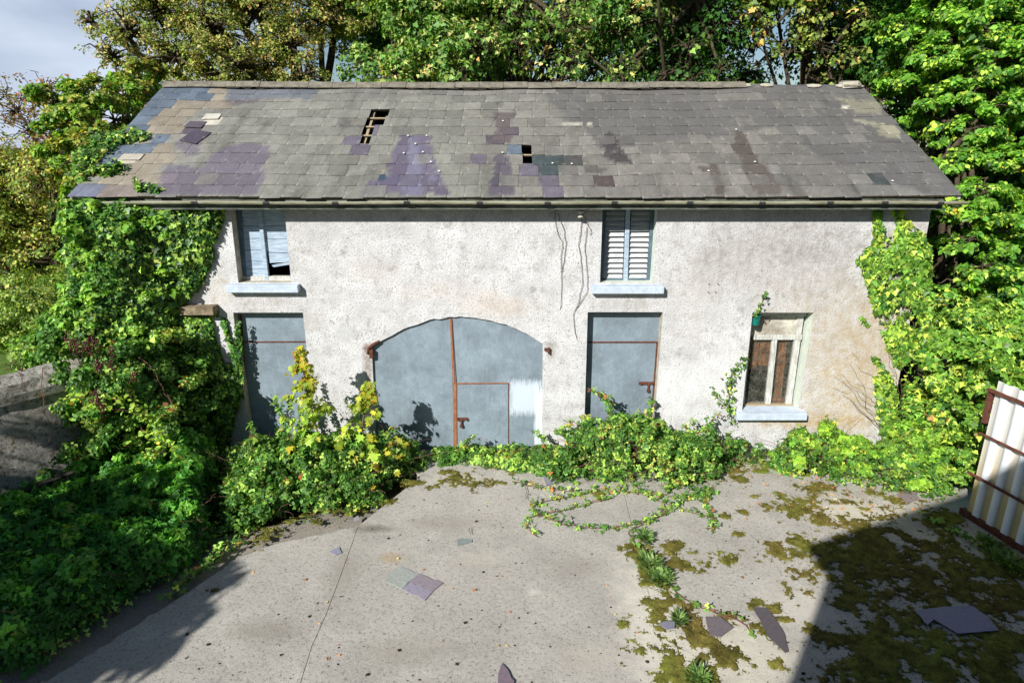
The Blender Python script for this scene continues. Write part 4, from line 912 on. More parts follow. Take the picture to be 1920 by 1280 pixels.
for (a, b, wd, sd) in (((393, 605), (415, 680), 4, 1), ((420, 595), (432, 640), 3, 2), ((446, 600), (452, 720), 6, 3), ((436, 640), (452, 745), 5, 4), ((398, 470), (386, 500), 5, 5), ((402, 590), (406, 580), 3, 6), ((428, 680), (446, 745), 6, 7)):
    poly = W_(((a[0]-wd, a[1]), (a[0]+wd, a[1]), (b[0]+wd, b[1]), (b[0]-wd, b[1])), 0)
    carpet('foliage', poly, 200, .02, 'wall', .055, IVYP, 'leaf_glossy', ivy, 40+sd, T_IVY, cell=.1, lump=.03, edge=.1, layers=0, down=.8, jit=.3)
# tongues of ivy on the slates
rng = np.random.default_rng(77); P = []
for (px, py, rx, ry, k) in ((225, 262, 42, 8, 420), (190, 275, 30, 14, 350), (165, 300, 22, 14, 300), (200, 325, 26, 6, 260), (222, 316, 14, 5, 110), (255, 256, 20, 6, 150), (270, 262, 8, 3, 40), (265, 358, 8, 5, 60), (260, 350, 4, 8, 30), (290, 360, 12, 3, 50), (152, 330, 16, 12, 200)):
    for _ in range(k):
        u, s = onroof(px+rng.normal(0, rx*.45), py+rng.normal(0, ry*.45)); P.append(roofpt(u, max(s, -.05), .03+abs(rng.normal(0, .05))))
P = np.array(P); leaves('foliage', P, NR+rng.normal(0, .4, P.shape), .07*rng.uniform(.6, 1.2, len(P)), T_IVY, palette(rng, rng.random(len(P)), IVYP), M['leaf_glossy'], ivy, .5, rng)
rt_ = []
for i in range(12):
    x = -6.3+i*.08; rt_.append(((x, -.03, .0), (x+random.Random(i).uniform(-.3, .3), -.06, 2.2+.1*i % 1.8)))
canes('stems', rt_, ivy, 'bark', .02, 5, .02)

# ivy on the right end of the wall
ivr = empty('ivy', (6.0, -.02, 0), 'flat bright ivy creeping up the right end of the front wall', 'ivy')
for i, (pl, n, hh) in enumerate((
    (((1612, 480), (1640, 455), (1660, 470), (1690, 440), (1720, 440), (1745, 470), (1745, 540), (1760, 600), (1770, 760), (1700, 750), (1690, 700), (1665, 650), (1650, 610), (1640, 590), (1630, 540), (1618, 505)), 10500, .045),
    (((1642, 388), (1652, 388), (1655, 430), (1650, 470), (1638, 460), (1640, 420)), 520, .02), (((1676, 385), (1690, 388), (1700, 420), (1700, 460), (1680, 460), (1684, 420)), 500, .02), (((1655, 410), (1685, 440), (1685, 460), (1650, 460)), 400, .02), (((1700, 410), (1735, 440), (1745, 480), (1700, 470)), 700, .03),
    (((1640, 705), (1670, 700), (1680, 730), (1688, 780), (1690, 830), (1655, 830), (1645, 760)), 1500, .04), (((1605, 485), (1630, 480), (1636, 492), (1608, 494)), 160, .02), (((1635, 668), (1645, 668), (1668, 700), (1658, 702)), 120, .02), (((1614, 595), (1619, 595), (1632, 610), (1626, 612)), 50, .01))):
    carpet('foliage', W_(pl, -.04), n, hh, 'wall', .062, IVYB, 'leaf_glossy', ivr, 50+i, T_IVY, cell=.22, lump=.06 if i == 0 else .02, edge=.15, layers=.1, down=1.0, jit=.38, thin=.93 if i in (0, 3, 4) else .5, nkey=2.9)
ends = []
rg = random.Random(6)
for i in range(22):
    a = (1690+rg.uniform(-30, 40), 770+rg.uniform(-10, 60)); ends.append((at(*a, -.012), at(a[0]-rg.uniform(10, 130), a[1]-rg.uniform(40, 150), -.012)))
for i in range(10): ends.append((at(1690+rg.uniform(-30, 20), 640, -.012), at(1660+rg.uniform(-30, 70), 420+rg.uniform(0, 60), -.012)))
canes('stems', ends, ivr, 'twig', .004, 8, .03, k=12)
# bare creeper traces and sprigs near the ground-floor window
def sprig(label, pts, per, size, seed, pal=IVYP, y=-.03, wd=.035, name='ivy', tmpl=T_IVY, stem='twig'):
    o = empty(name, at(*pts[0], 0), label, 'ivy' if name == 'ivy' else 'bramble')
    p = np.array([at(a, b, y) for a, b in pts]); q = []
    for a, b in zip(p[:-1], p[1:]): q += [a+(b-a)*t_ for t_ in (0, .5)]
    q.append(p[-1]); q = np.array(q); segs('stem', q[:-1], q[1:], .006, .005, M[stem], o, 5)
    along('foliage', [q], per, size, tmpl, pal, 'leaf_glossy', o, seed, wd, .8, .2); return o
sprig('leafy ivy strand climbing left of the ground-floor window', ((1372, 790), (1368, 760), (1365, 725), (1372, 700), (1384, 685), (1402, 670)), 190, .058, 3, wd=.045)
sprig('short sprig of ivy poking up above the teal pot', ((1418, 590), (1424, 575), (1432, 558), (1434, 548)), 130, .055, 4)
sprig('small pale ivy tendril branching off left of the climbing strand', ((1366, 765), (1350, 750), (1338, 735), (1336, 728)), 110, .045, 5)

# overgrown shrub with berries spilling over the stone wall
sh = empty('elder_shrub', (-6.6, -1.0, 0), 'sprawling elder and bramble shrub with dark red berries spilling over the stone wall', 'shrub')
cl = [pxc(*a) for a in ((120, 640, -.7, .5), (70, 655, -.9, .4), (170, 610, -.5, .5), (230, 600, -.35, .45), (290, 640, -.5, .45), (210, 670, -1.0, .5), (150, 690, -1.2, .42), (270, 710, -.95, .5), (330, 700, -.6, .45), (200, 740, -1.3, .42), (300, 780, -1.0, .5), (370, 760, -.55, .4), (240, 800, -1.3, .4), (180, 790, -1.5, .36), (350, 840, -.8, .45), (120, 720, -1.5, .25), (290, 860, -1.2, .4), (380, 880, -.7, .35), (140, 705, -1.85, .24), (100, 668, -1.6, .24), (150, 760, -1.75, .26), (165, 830, -1.7, .28), (120, 850, -1.9, .2))]
foliage('foliage', cl, 74000, .054, BRAM, 'leaf', sh, 61, T_HEX, per=110, frac=.26, shell=(.5, 1.05))
rt_ = [((-6.3+.2*(i % 5), -.7-.1*(i // 5), -.1), c[:3]) for i, c in enumerate(cl)]
canes('stems', rt_, sh, 'bark', .022, 3, .05)
cn = canes('stems', [(at(150, 640, -1.2), at(155, 760, -2.0)), (at(230, 720, -1.5), at(330, 860, -1.9)), (at(120, 750, -1.9), at(230, 745, -1.8)), (at(165, 745, -1.9), at(300, 790, -1.7)), (at(260, 670, -1.3), at(330, 770, -1.5)), (at(265, 800, -1.7), at(330, 850, -1.9)), (at(80, 690, -1.9), at(92, 830, -2.1)), (at(33, 700, -2.2), at(52, 735, -2.3)), (at(280, 690, -1.0), at(330, 775, -1.3)), (at(250, 770, -1.3), at(310, 780, -1.2)), (at(20, 640, -1.4), at(80, 660, -1.3))], sh, 'bramble_stem', .006, 14, .025, 10)
along('foliage', [p for i, p in enumerate(cn) if i in (1, 2, 3, 5, 9, 10)], 60, .075, T_HEX, [((150, 176, 70), 3), ((124, 156, 60), 3), ((186, 160, 60), .5)], 'leaf', sh, 15, .035)
rg = np.random.default_rng(9)
def berries(parent, px, py, y, k, r, mat, spread=(.04, .04, .09)):
    V = []; Fs = []; bm = bmesh.new(); bmesh.ops.create_icosphere(bm, subdivisions=1, radius=1); bv = np.array([v.co[:] for v in bm.verts]); bf = np.array([[v.index for v in f.verts] for f in bm.faces]); bm.free()
    c = np.array(at(px, py, y))
    for i in range(k): V.append(bv*r*rg.uniform(.7, 1.1)+c+rg.normal(0, 1, 3)*np.array(spread)); Fs.append(bf+i*len(bv))
    npmesh('berry_cluster', np.concatenate(V), np.concatenate(Fs), M[mat], parent, smooth=True)
for (px, py, y) in ((130, 640, -1.35), (165, 645, -1.45), (180, 640, -1.45), (168, 656, -1.5), (150, 652, -1.5), (185, 682, -1.6), (184, 688, -1.62), (205, 685, -1.6), (183, 742, -1.9), (190, 762, -1.92), (181, 750, -1.92), (250, 705, -1.5), (140, 650, -1.4), (210, 660, -1.5)): berries(sh, px, py, y-.25, 34, .0125, 'berry', (.03, .03, .06))
for (px, py, y) in ((37, 692, -1.55), (30, 680, -1.5)): berries(sh, px, py, y, 22, .012, 'berry', (.05, .05, .05))
cnr = Gd(((-300, 1300), (0, 1290), (60, 1270), (180, 1185), (290, 1115), (395, 1060), (430, 1010), (415, 930), (425, 880), (440, 848), (300, 840), (150, 900), (0, 985), (-300, 1150)))
br = empty('bramble_patch', (-5.6, -2.6, -.1), 'dark bramble undergrowth in shade between the low wall and the concrete yard', 'bramble')
BP = carpet('foliage', cnr, 52000, .24, 'ground', .06, [((70, 122, 44), 5), ((52, 98, 38), 4), ((104, 146, 54), 1.8), ((150, 156, 60), .4), ((130, 80, 50), .2)], 'leaf', br, 62, T_TRI, cell=.34, lump=.3, edge=.3, layers=.4, jit=.5, rough=.05, rag=.22, prof=lambda x, y: .6+1.8*np.clip((y+2.2)/2, 0, 1))
fringe(cnr, 6000, br, 267, BRAM, .25); tangle(BP, 120, br, 74, .35, .006); sprays('foliage', BP, 150, .14, 13000, .062, [((78, 130, 46), 4), ((104, 150, 54), 2), ((150, 156, 60), .4)], 'leaf', br, 162)
canes('stems', [((-6.5+.13*i, -2.5+.12*(i % 9), .05), (-6.2+.15*i, -3.0+.15*(i % 7), .45)) for i in range(16)], br, 'bramble_stem', .007, 4, .03)
# middle thicket with the yellow saplings
thk = empty('bramble_thicket', (-3.0, -.8, -.1), 'sunlit bramble thicket heaped between the left metal door and the arched gate', 'bramble')
poly = Gd(((385, 1000), (380, 930), (400, 880), (425, 852), (480, 846), (800, 846), (822, 870), (800, 890), (750, 925), (700, 960), (610, 980), (520, 992), (450, 1018)))
TP = carpet('foliage', poly, 40000, .30, 'ground', .043, BRAM, 'leaf', thk, 63, T_TRI, cell=.3, lump=.3, edge=.75, layers=.4, jit=.6, rough=.07, rag=.36, thin=.75, nkey=4.2,
       prof=lambda x, y: .35+.75*np.exp(-((x+2.9)/1.0)**2)*np.clip((y+2.0)/1.2, .3, 1)+.25*np.exp(-((x+4.4)/.5)**2)*np.clip((y+1.5)/1, 0, 1))
tangle(TP, 230, thk, 71, .34); fringe(poly, 5200, thk, 263, BRAM, .2)
sprays('foliage', TP, 150, .12, 17000, .043, BRAM, 'leaf', thk, 163)
for (px, py, y) in ((643, 778, -.75), (548, 738, -.6), (620, 765, -.8), (590, 850, -1.3), (655, 880, -1.4), (500, 880, -1.2), (700, 860, -1.1)): berries(thk, px, py, y, 18, .009, 'berry', (.05, .04, .04))
cn = canes('stems', [(at(535, 800, -.5), at(545, 742, -.5)), (at(530, 800, -.6), at(520, 745, -.6)), (at(700, 830, -.6), at(650, 740, -.3)), (at(760, 850, -.6), at(735, 800, -.3)), (at(720, 870, -1.2), at(670, 890, -1.4)), (at(490, 830, -.9), at(470, 790, -.9)), (at(560, 790, -.6), at(595, 715, -.1))], thk, 'bramble_stem', .006, 21, .02)
along('foliage', cn, 55, .06, T_TRI, BRAM, 'leaf', thk, 22, .03)
rng = np.random.default_rng(4); P = np.array([at(rng.uniform(510, 740), rng.uniform(800, 930), -1.0)+rng.normal(0, .1, 3) for _ in range(46)])
def on_top(P, lift=.04): return P
leaves('yellow_leaves', P+np.array((0, -.25, .1)), rng.normal(0, .3, P.shape)+np.array((0, -.6, .8)), rng.uniform(.08, .13, len(P)), T_MAPLE, palette(rng, rng.random(len(P)), YEL), M['leaf'], thk, .5, rng)
def sapling(label, pts, y, n, w0, w1, seed, pal=YEL, size=.12):
    o = empty('sycamore_sapling', at(*pts[0], y), label, 'sapling', None); rng = np.random.default_rng(seed)
    p = np.array([at(a, b, y) for a, b in pts]); segs('stem', p[:-1], p[1:], np.linspace(.018, .008, len(p)-1), np.linspace(.016, .005, len(p)-1), M['twig'], o, 6)
    t_ = rng.random(n)**.9; L_ = t_*(len(p)-1); i = np.minimum(L_.astype(int), len(p)-2); f = (L_-i)[:, None]; c = p[i]+(p[i+1]-p[i])*f
    nb = 46; bt = rng.random(nb)**.85; ba = rng.uniform(0, 6.28, nb); bl = (w0*(1-bt)**1.25+w1)*rng.uniform(.35, 1.15, nb); own = rng.integers(0, nb, n)
    Lb = bt*(len(p)-1); ib = np.minimum(Lb.astype(int), len(p)-2); cb = p[ib]+(p[ib+1]-p[ib])*(Lb-ib)[:, None]; tipb = cb+np.stack([np.cos(ba)*bl, np.sin(ba)*bl, bl*.25], 1)
    s_ = rng.uniform(.35, 1.05, (n, 1)); P = cb[own]+(tipb[own]-cb[own])*s_+rng.normal(0, .028, (n, 3))-np.array((0, 0, .03)); t_ = bt[own]
    N = (P-cb[own])*2.5+np.array((0, -.35, .7))+rng.normal(0, .3, (n, 3))
    k1 = np.clip((t_-.35)/.4+rng.normal(0, .22, n), 0, 1); cy = palette(rng, rng.random(n), YEL); cg = palette(rng, rng.random(n), [((132, 156, 54), 4), ((104, 140, 50), 3), ((160, 168, 56), 2)]); pl = cy*k1[:, None]*.8+cg*(1-k1[:, None])
    leaves('foliage', P, N, size*rng.uniform(.45, 1.15, n)*(1-.3*t_), T_MAPLE, pl, M['leaf'], o, 1.2, rng)
    segs('twigs', cb, tipb, .005, .003, M['twig'], o, 4)
sapling('tall yellowing sycamore sapling standing in front of the left metal door', ((600, 870), (598, 820), (585, 770), (575, 730), (568, 690), (562, 655)), -.95, 900, .60, .06, 1, size=.10)
sapling('shorter yellow-tipped sycamore sapling at the left edge of the arched gate', ((672, 880), (675, 830), (682, 780), (690, 740), (692, 715)), -.9, 560, .5, .05, 2, [((196, 176, 44), 2), ((160, 168, 52), 4), ((120, 146, 50), 4), ((198, 140, 40), .8)], .095)
sapling('small green sycamore seedling in front of the arched gate', ((738, 880), (740, 850), (744, 825)), -.8, 46, .24, .1, 3, [((100, 140, 60), 3), ((80, 120, 50), 3)], .12)
# low creeping growth along the foot of the gate
lg = empty('creeping_bramble', (-.6, -.4, 0), 'low mossy fringe of creeping bramble along the foot of the arched gate', 'bramble')
carpet('foliage', Gd(((790, 846), (1040, 846), (1060, 900), (990, 893), (930, 884), (880, 876), (820, 878))), 6500, .06, 'ground', .05, BRAM, 'leaf', lg, 64, T_TRI, cell=.25, lump=.12, edge=.15, rag=.1, layers=.3, jit=.4, thin=.5, nkey=3)
cn = canes('stems', [(at(855, 850, -.4), at(900, 822, -.4)), (at(870, 850, -.4), at(880, 825, -.4)), (at(1035, 850, -.5), at(1003, 806, -.3)), (at(1040, 850, -.5), at(1000, 810, -.25)), (at(1070, 830, -.4), at(1040, 805, -.3))], lg, 'bramble_stem', .005, 31, .015, 9, .05)
along('foliage', cn, 75, .05, T_TRI, BRAM, 'leaf', lg, 32, .02)
# right-hand thicket below the metal door and window
rt = empty('bramble_thicket', (2.6, -.8, 0), 'dense bramble thicket below the right metal door reaching to the window sill', 'bramble')
poly = Gd(((1015, 912), (1000, 880), (1030, 846), (1360, 845), (1620, 845), (1600, 900), (1500, 888), (1400, 884), (1365, 895), (1360, 925), (1300, 938), (1180, 932), (1110, 915), (1060, 922)))
RP = carpet('foliage', poly, 38000, .36, 'ground', .042, BRAM, 'leaf', rt, 65, T_TRI, cell=.28, lump=.28, edge=.34, layers=.4, jit=.6, rough=.07, rag=.34, thin=.75, nkey=4.2, prof=lambda x, y: .3+1.3*np.exp(-((x-1.95)/.6)**2)+.55*np.exp(-((x-3.7)/.8)**2))
tangle(RP, 260, rt, 72, .34); fringe(poly, 5200, rt, 265, BRAM, .2)
sprays('foliage', RP, 170, .11, 18000, .042, BRAM, 'leaf', rt, 165)
cn = canes('stems', [(at(1155, 800, -.5), at(1140, 745, -.3)), (at(1150, 760, -.3), at(1108, 731, -.2)), (at(1165, 800, -.5), at(1200, 775, -.4)), (at(1060, 830, -.4), at(1090, 795, -.3)), (at(1050, 810, -.3), at(1075, 792, -.3)), (at(1215, 800, -.3), at(1218, 745, -.12)), (at(1260, 830, -.5), at(1300, 790, -.3)), (at(1300, 820, -.4), at(1350, 775, -.2)), (at(1250, 820, -.4), at(1245, 790, -.3))], rt, 'bramble_stem', .006, 41, .02, 9, .03)
along('foliage', cn, 80, .06, T_TRI, BRAM, 'leaf', rt, 42, .03)
# thicket at the right foot of the wall
r2 = empty('bramble_thicket', (5.8, -1.0, 0), 'yellow-green bramble and ivy thicket between the window and the corrugated gate', 'bramble')
poly = Gd(((1440, 900), (1420, 846), (1560, 846), (1900, 846), (1870, 900), (1800, 945), (1760, 950), (1700, 935), (1640, 925), (1560, 912)))
R2P = carpet('foliage', poly, 38000, .36, 'ground', .048, [((104, 138, 52), 4), ((66, 102, 42), 4), ((150, 172, 72), 2.6), ((180, 172, 78), .5), ((150, 104, 62), .35), ((100, 70, 50), .4)], 'leaf', r2, 66, T_TRI, cell=.3, lump=.26, edge=.6, layers=.4, jit=.6, rough=.07, rag=.34, thin=.75, nkey=4.2, prof=lambda x, y: .5+.7*np.exp(-((x-4.85)/.5)**2)+.9*np.clip((x-5.8)/1.0, 0, 1))
tangle(R2P, 170, r2, 73, .3); fringe(poly, 5000, r2, 268, BRAM, .15); sprays('foliage', R2P, 130, .13, 18000, .048, [((128, 160, 56), 4), ((96, 134, 48), 3), ((170, 176, 70), 1)], 'leaf', r2, 166)
# the big rounded mass of ivy at the right
bg = empty('ivy_bush', (7.6, -.2, 0), 'great rounded bush of glossy yellow-green ivy behind the corrugated gate', 'bush')
cl = [pxc(*a) for a in ((1790, 620, .0, .5), (1850, 610, -.1, .55), (1900, 650, -.4, .55), (1960, 640, -.4, .7), (1760, 690, -.1, .5), (1820, 700, -.5, .55), (1750, 770, -.4, .5), (1810, 780, -.9, .5), (1870, 740, -.9, .45), (1770, 850, -.8, .5), (1830, 850, -1.2, .36), (1720, 830, -.5, .45), (1800, 590, .5, .5), (1880, 590, .5, .6), (1730, 640, .1, .3), (1990, 750, -.8, .8), (1700, 890, -.7, .35), (1815, 790, -1.35, .3), (1800, 840, -1.5, .3), (1822, 870, -1.6, .22), (1780, 900, -1.4, .3), (1860, 690, -1.2, .3))]
foliage('foliage', cl, 66000, .064, IVYB, 'leaf_glossy', bg, 67, T_IVY, per=70, frac=.26, shell=(.6, 1.03))
canes('stems', [((7.2, -.3, -.1), c[:3]) for c in cl], bg, 'bark', .03, 6, .06)

# trailing bramble runners across the concrete
def runner(label, pts, seed, per=34, size=.05, z=.02, pal=BRAM, wd=.028):
    o = empty('bramble_runner', (*gr(*pts[0]), 0), label, 'bramble runner', 'bramble runners trailing over the concrete'); rng = np.random.default_rng(seed)
    p = np.array([(*gr(*q), z) for q in pts]); q = []
    for i in range(len(p)-1):
        a, b = p[i], p[i+1]; pa, pb = p[max(i-1, 0)], p[min(i+2, len(p)-1)]
        for t_ in np.linspace(0, 1, 5)[:-1]: q.append(.5*((2*a)+(b-pa)*t_+(2*pa-5*a+4*b-pb)*t_**2+(3*a-pa-3*b+pb)*t_**3))
    q.append(p[-1]); q = np.array(q); q[:, 2] += abs(rng.normal(0, .012, len(q))); segs('stem', q[:-1], q[1:], .0055, .0048, M['bramble_stem'], o, 5)
    along('foliage', [q+np.array((0, 0, .015))], per, size, T_TRI, pal, 'leaf', o, seed, wd, .1, 1.0)
runner('long bramble runner looping left from the right thicket along the concrete', ((1345, 925), (1290, 935), (1200, 925), (1120, 925), (1060, 935), (1002, 948), (1006, 965), (1030, 975), (1060, 987), (1120, 993), (1160, 990), (1220, 978), (1260, 955), (1300, 930)), 1, 60, .048)
runner('bramble runner crossing the middle of the loop diagonally', ((1150, 935), (1110, 945), (1060, 958), (1010, 968), (985, 978), (992, 995), (1008, 1010)), 2, 46, .042)
runner('bramble runner bending down the edge of the mossy joint', ((1230, 925), (1245, 945), (1235, 970), (1195, 990), (1178, 1000), (1190, 1020), (1215, 1050), (1250, 1090), (1275, 1120), (1330, 1150), (1390, 1170), (1410, 1195)), 3, 20, .05)
runner('short bramble runner hanging down right from the thicket', ((1325, 920), (1320, 950), (1335, 975), (1336, 1000)), 4, 70, .05)
runner('bramble runner reaching right toward the shorter trailing one', ((1180, 905), (1220, 935), (1260, 950), (1300, 965), (1330, 972)), 5, 45, .05)
runner('short bramble runner above the loose slate near the gate', ((960, 905), (1000, 915), (1040, 920), (1080, 925)), 6, 44, .05)
runner('thin bramble runner curving along the shaded kerb at the left', ((430, 1010), (400, 1045), (370, 1075), (340, 1100), (310, 1125)), 7, 60, .06)
runner('thin bramble runner creeping over the kerb below the left thicket', ((470, 1000), (420, 1040), (380, 1070), (350, 1090)), 8, 50, .055)
runner('dim bramble runner in the shade near the corrugated gate', ((1720, 960), (1790, 1000), (1840, 1030), (1900, 1070), (1930, 1090)), 9, 30, .07)
# weeds in the joint
def weed(label, px, py, r, n_, seed, pal=(((92, 120, 60), 3), ((74, 100, 48), 3), ((120, 140, 84), 1)), ln=.12, grass=False):
    o = empty('weed', (*gr(px, py), 0), label, 'weed', 'weeds in the mossy joint'); rng = np.random.default_rng(seed); x, y = gr(px, py); n = n_*3
    a = rng.uniform(0, 6.28, n); rr = rng.uniform(0, r, n)**1; P = np.stack([x+np.cos(a)*rr*.8, y+np.sin(a)*rr*1.1, .01+rng.uniform(0, .07, n)], 1)
    N = np.stack([-np.cos(a), -np.sin(a), np.ones(n)*1.1], 1)+rng.normal(0, .3, (n, 3))
    V, Fc = T_HEX; V = V.copy(); V[:, 0] *= .2 if grass else .42; V[:, 2] *= .5
    T = np.stack([np.cos(a), np.sin(a), np.full(n, .9 if grass else .35)], 1)+rng.normal(0, .5, (n, 3)); Nn = unit(N); T = unit(T-(T*Nn).sum(1, keepdims=True)*Nn); B = np.cross(T, Nn); sz = ln*rng.uniform(.5, 1.1, n)
    P_ = P[:, None]+sz[:, None, None]*(V[None, :, :1]*B[:, None]+V[None, :, 1:2]*T[:, None]+V[None, :, 2:]*Nn[:, None]); k = len(V)
    npmesh('foliage', P_.reshape(-1, 3), ((np.arange(n)*k)[:, None, None]+Fc[None]).reshape(-1, 3), M['leaf'], o, np.repeat(palette(rng, rng.random(n), list(pal))[:, None], k, 1).reshape(-1, 3))
weed('small pale weed at the top of the mossy joint', 1208, 1013, .12, 60, 1, ln=.10); weed('leafy rosette weed halfway down the mossy joint', 1218, 1062, .17, 110, 2, ln=.085); weed('bushy weed just below the rosette in the joint', 1238, 1090, .17, 110, 3, ln=.085)
weed('tuft of grass beside the slate fragment in the moss', 1272, 1168, .06, 60, 4, ln=.11, grass=True); weed('clipped green weed at the bottom edge left of the moss patches', 1310, 1278, .14, 60, 5, ln=.08)
weed('dark green weed in shade below the corrugated gate', 1885, 1058, .25, 120, 6, ln=.085); weed('lone dark weed in shade near the foot of the gate', 1850, 1020, .12, 60, 7, ln=.08)

# moss: low cushions with a ragged outline
MOSS = [(1205, 1040, 22, 22), (1222, 1075, 26, 30), (1240, 1125, 26, 34), (1238, 1180, 24, 34), (1262, 1235, 46, 50), (1290, 1180, 34, 26), (1305, 1250, 60, 42), (1250, 1022, 18, 10), (1262, 1030, 20, 12), (1275, 1060, 26, 12), (1330, 1268, 30, 18), (1430, 1248, 34, 12), (1376, 1245, 18, 22),
        (1490, 935, 26, 10), (1500, 955, 34, 16), (1530, 940, 40, 16), (1550, 975, 46, 16), (1590, 985, 50, 14), (1450, 1030, 34, 14), (1510, 1035, 44, 26), (1540, 1060, 40, 24), (1610, 1000, 50, 20), (1640, 1030, 80, 30), (1700, 1040, 90, 34), (1620, 1060, 70, 30), (1600, 1100, 50, 36), (1650, 1130, 40, 30), (1560, 1090, 24, 30),
        (1780, 1020, 90, 26), (1780, 1070, 90, 24), (1850, 1050, 60, 20), (1720, 1180, 40, 22), (1700, 1230, 120, 40), (1640, 1200, 50, 50), (1820, 1230, 120, 50), (1880, 1150, 60, 24), (1850, 1100, 70, 18), (1630, 1270, 60, 30), (1550, 1270, 14, 12), (1790, 1160, 36, 12), (1740, 1130, 50, 10), (1560, 1205, 14, 12), (1520, 1180, 18, 8), (1600, 1150, 14, 8),
        (1365, 1050, 16, 7), (1335, 1036, 16, 9), (1300, 1035, 8, 6), (1400, 1092, 13, 6), (1478, 1112, 10, 6), (1413, 1135, 11, 13), (1456, 1142, 12, 9), (1472, 1162, 14, 8), (1415, 1175, 14, 10), (1360, 1165, 30, 12), (1450, 880, 70, 9), (1400, 870, 30, 8), (1390, 900, 10, 5), (1414, 932, 6, 3), (1360, 968, 8, 4), (1384, 1003, 9, 4), (1395, 962, 8, 3), (1540, 913, 20, 6), (1600, 925, 26, 7), (1560, 928, 30, 6),
        (872, 893, 28, 10), (905, 902, 18, 7), (888, 912, 8, 6), (930, 905, 10, 4), (840, 886, 18, 6), (700, 938, 46, 9), (640, 955, 50, 9), (560, 975, 40, 10), (500, 990, 30, 9), (470, 1008, 24, 8), (1060, 870, 36, 10), (960, 880, 50, 6), (990, 870, 40, 8), (1164, 1172, 5, 5), (485, 1024, 8, 5), (592, 1012, 7, 4), (404, 1104, 9, 5), (1120, 925, 18, 5), (1320, 900, 30, 8), (1700, 935, 50, 12), (1760, 970, 30, 14), (770, 905, 30, 8), (1650, 925, 30, 6)]
def moss():
    rng = np.random.default_rng(12); V = []; Fs = []; C_ = []; offv = 0; st = .014
    xs = np.arange(-5.2, 8.6, st); ys = np.arange(-5.3, -.25, st); X, Y = np.meshgrid(xs, ys); x = X.ravel(); y = Y.ravel()
    P = np.stack([x, y], 1); n1 = fbm(P, 5.5, 41, 5); px, py = proj(np.stack([x, y, x*0], 1)); m_ = np.full(len(x), -9.0)
    for a, b, rx, ry in MOSS:
        k = (abs(px-a) < rx*2.2) & (abs(py-b) < ry*2.2); d = np.hypot((px[k]-a)/rx, (py[k]-b)/ry); m_[k] = np.maximum(m_[k], 1.0-d)
    m_ = np.minimum(m_, .75); deep = np.clip((px-1540)/60, 0, 1)*np.clip((py-1010)/30, 0, 1)*(m_ > -3)+np.clip((px-1225)/20, 0, 1)*np.clip((1345-px)/30, 0, 1)*np.clip((py-1150)/30, 0, 1)*(m_ > -3)*.8+np.clip((px-1470)/30, 0, 1)*np.clip((1680-px)/60, 0, 1)*np.clip((py-930)/20, 0, 1)*(py < 1012)*(m_ > -2)*.35; v = m_*.8+(n1-.5)*4.6+.03+deep*.5+(vnoise(P, 26, 4)-.5)*1.3+(vnoise(P, 60, 6)-.5)*.8; h = np.clip(v, 0, .35)/.35
    inside = v > 0; nx = len(xs); idx = -np.ones(len(x), int)
    cell = np.array([inside[:-nx-1] & inside[1:-nx] & inside[nx:-1] & inside[nx+1:]])[0]; c0 = np.nonzero(cell)[0]; c0 = c0[(c0 % nx) < nx-1]
    q = np.stack([c0, c0+1, c0+nx+1, c0+nx], 1); used = np.unique(q); idx[used] = np.arange(len(used))
    hh = .004+h[used]*.011*(.4+vnoise(P[used], 30, 8))+.004*rng.random(len(used)); xx = x[used]+rng.normal(0, .003, len(used)); yy = y[used]+rng.normal(0, .003, len(used))
    edge_n = np.bincount(idx[q].ravel(), minlength=len(used)); hh = np.where(edge_n < 4, .0025, hh)
    mixk = fbm(P[used], 2.0, 15)[:, None]; mix2 = vnoise(P[used], 14, 16)[:, None]
    c = np.array(lin((92, 98, 40)))*mixk*1.3+np.array(lin((86, 70, 38)))*(1.2-mixk*1.2); c = c*(.3+.9*mix2+.5*rng.random((len(used), 1)))
    g_ = np.clip((px[used]-1380)/60, 0, 1)*np.clip((905-py[used])/10, 0, 1); c = c*(1-g_[:, None])+np.array(lin((104, 116, 40)))*g_[:, None]
    o = npmesh('moss', np.stack([xx, yy, hh+.002], 1), idx[q], M['mossy'], None, c); tag(o, 'cushions of brown and olive moss spreading over the concrete and along its joint', 'moss', None, 'stuff')
    k = rng.choice(len(used), 44000); P3 = np.stack([xx[k], yy[k], hh[k]+.003], 1)+rng.normal(0, 1, (44000, 3))*np.where(rng.random((44000, 1)) < .35, .04, .005)*np.array((1, 1, .1)); P3[:, 2] = np.clip(P3[:, 2], .005, .02)
    o2 = leaves('tufts', P3, rng.normal(0, .7, (len(k), 3))+np.array((0, 0, .8)), rng.uniform(.010, .022, len(k)), T_OV, c[k]*rng.uniform(.6, 1.7, (len(k), 1)), M['mossy'], o, 0, rng)
moss()
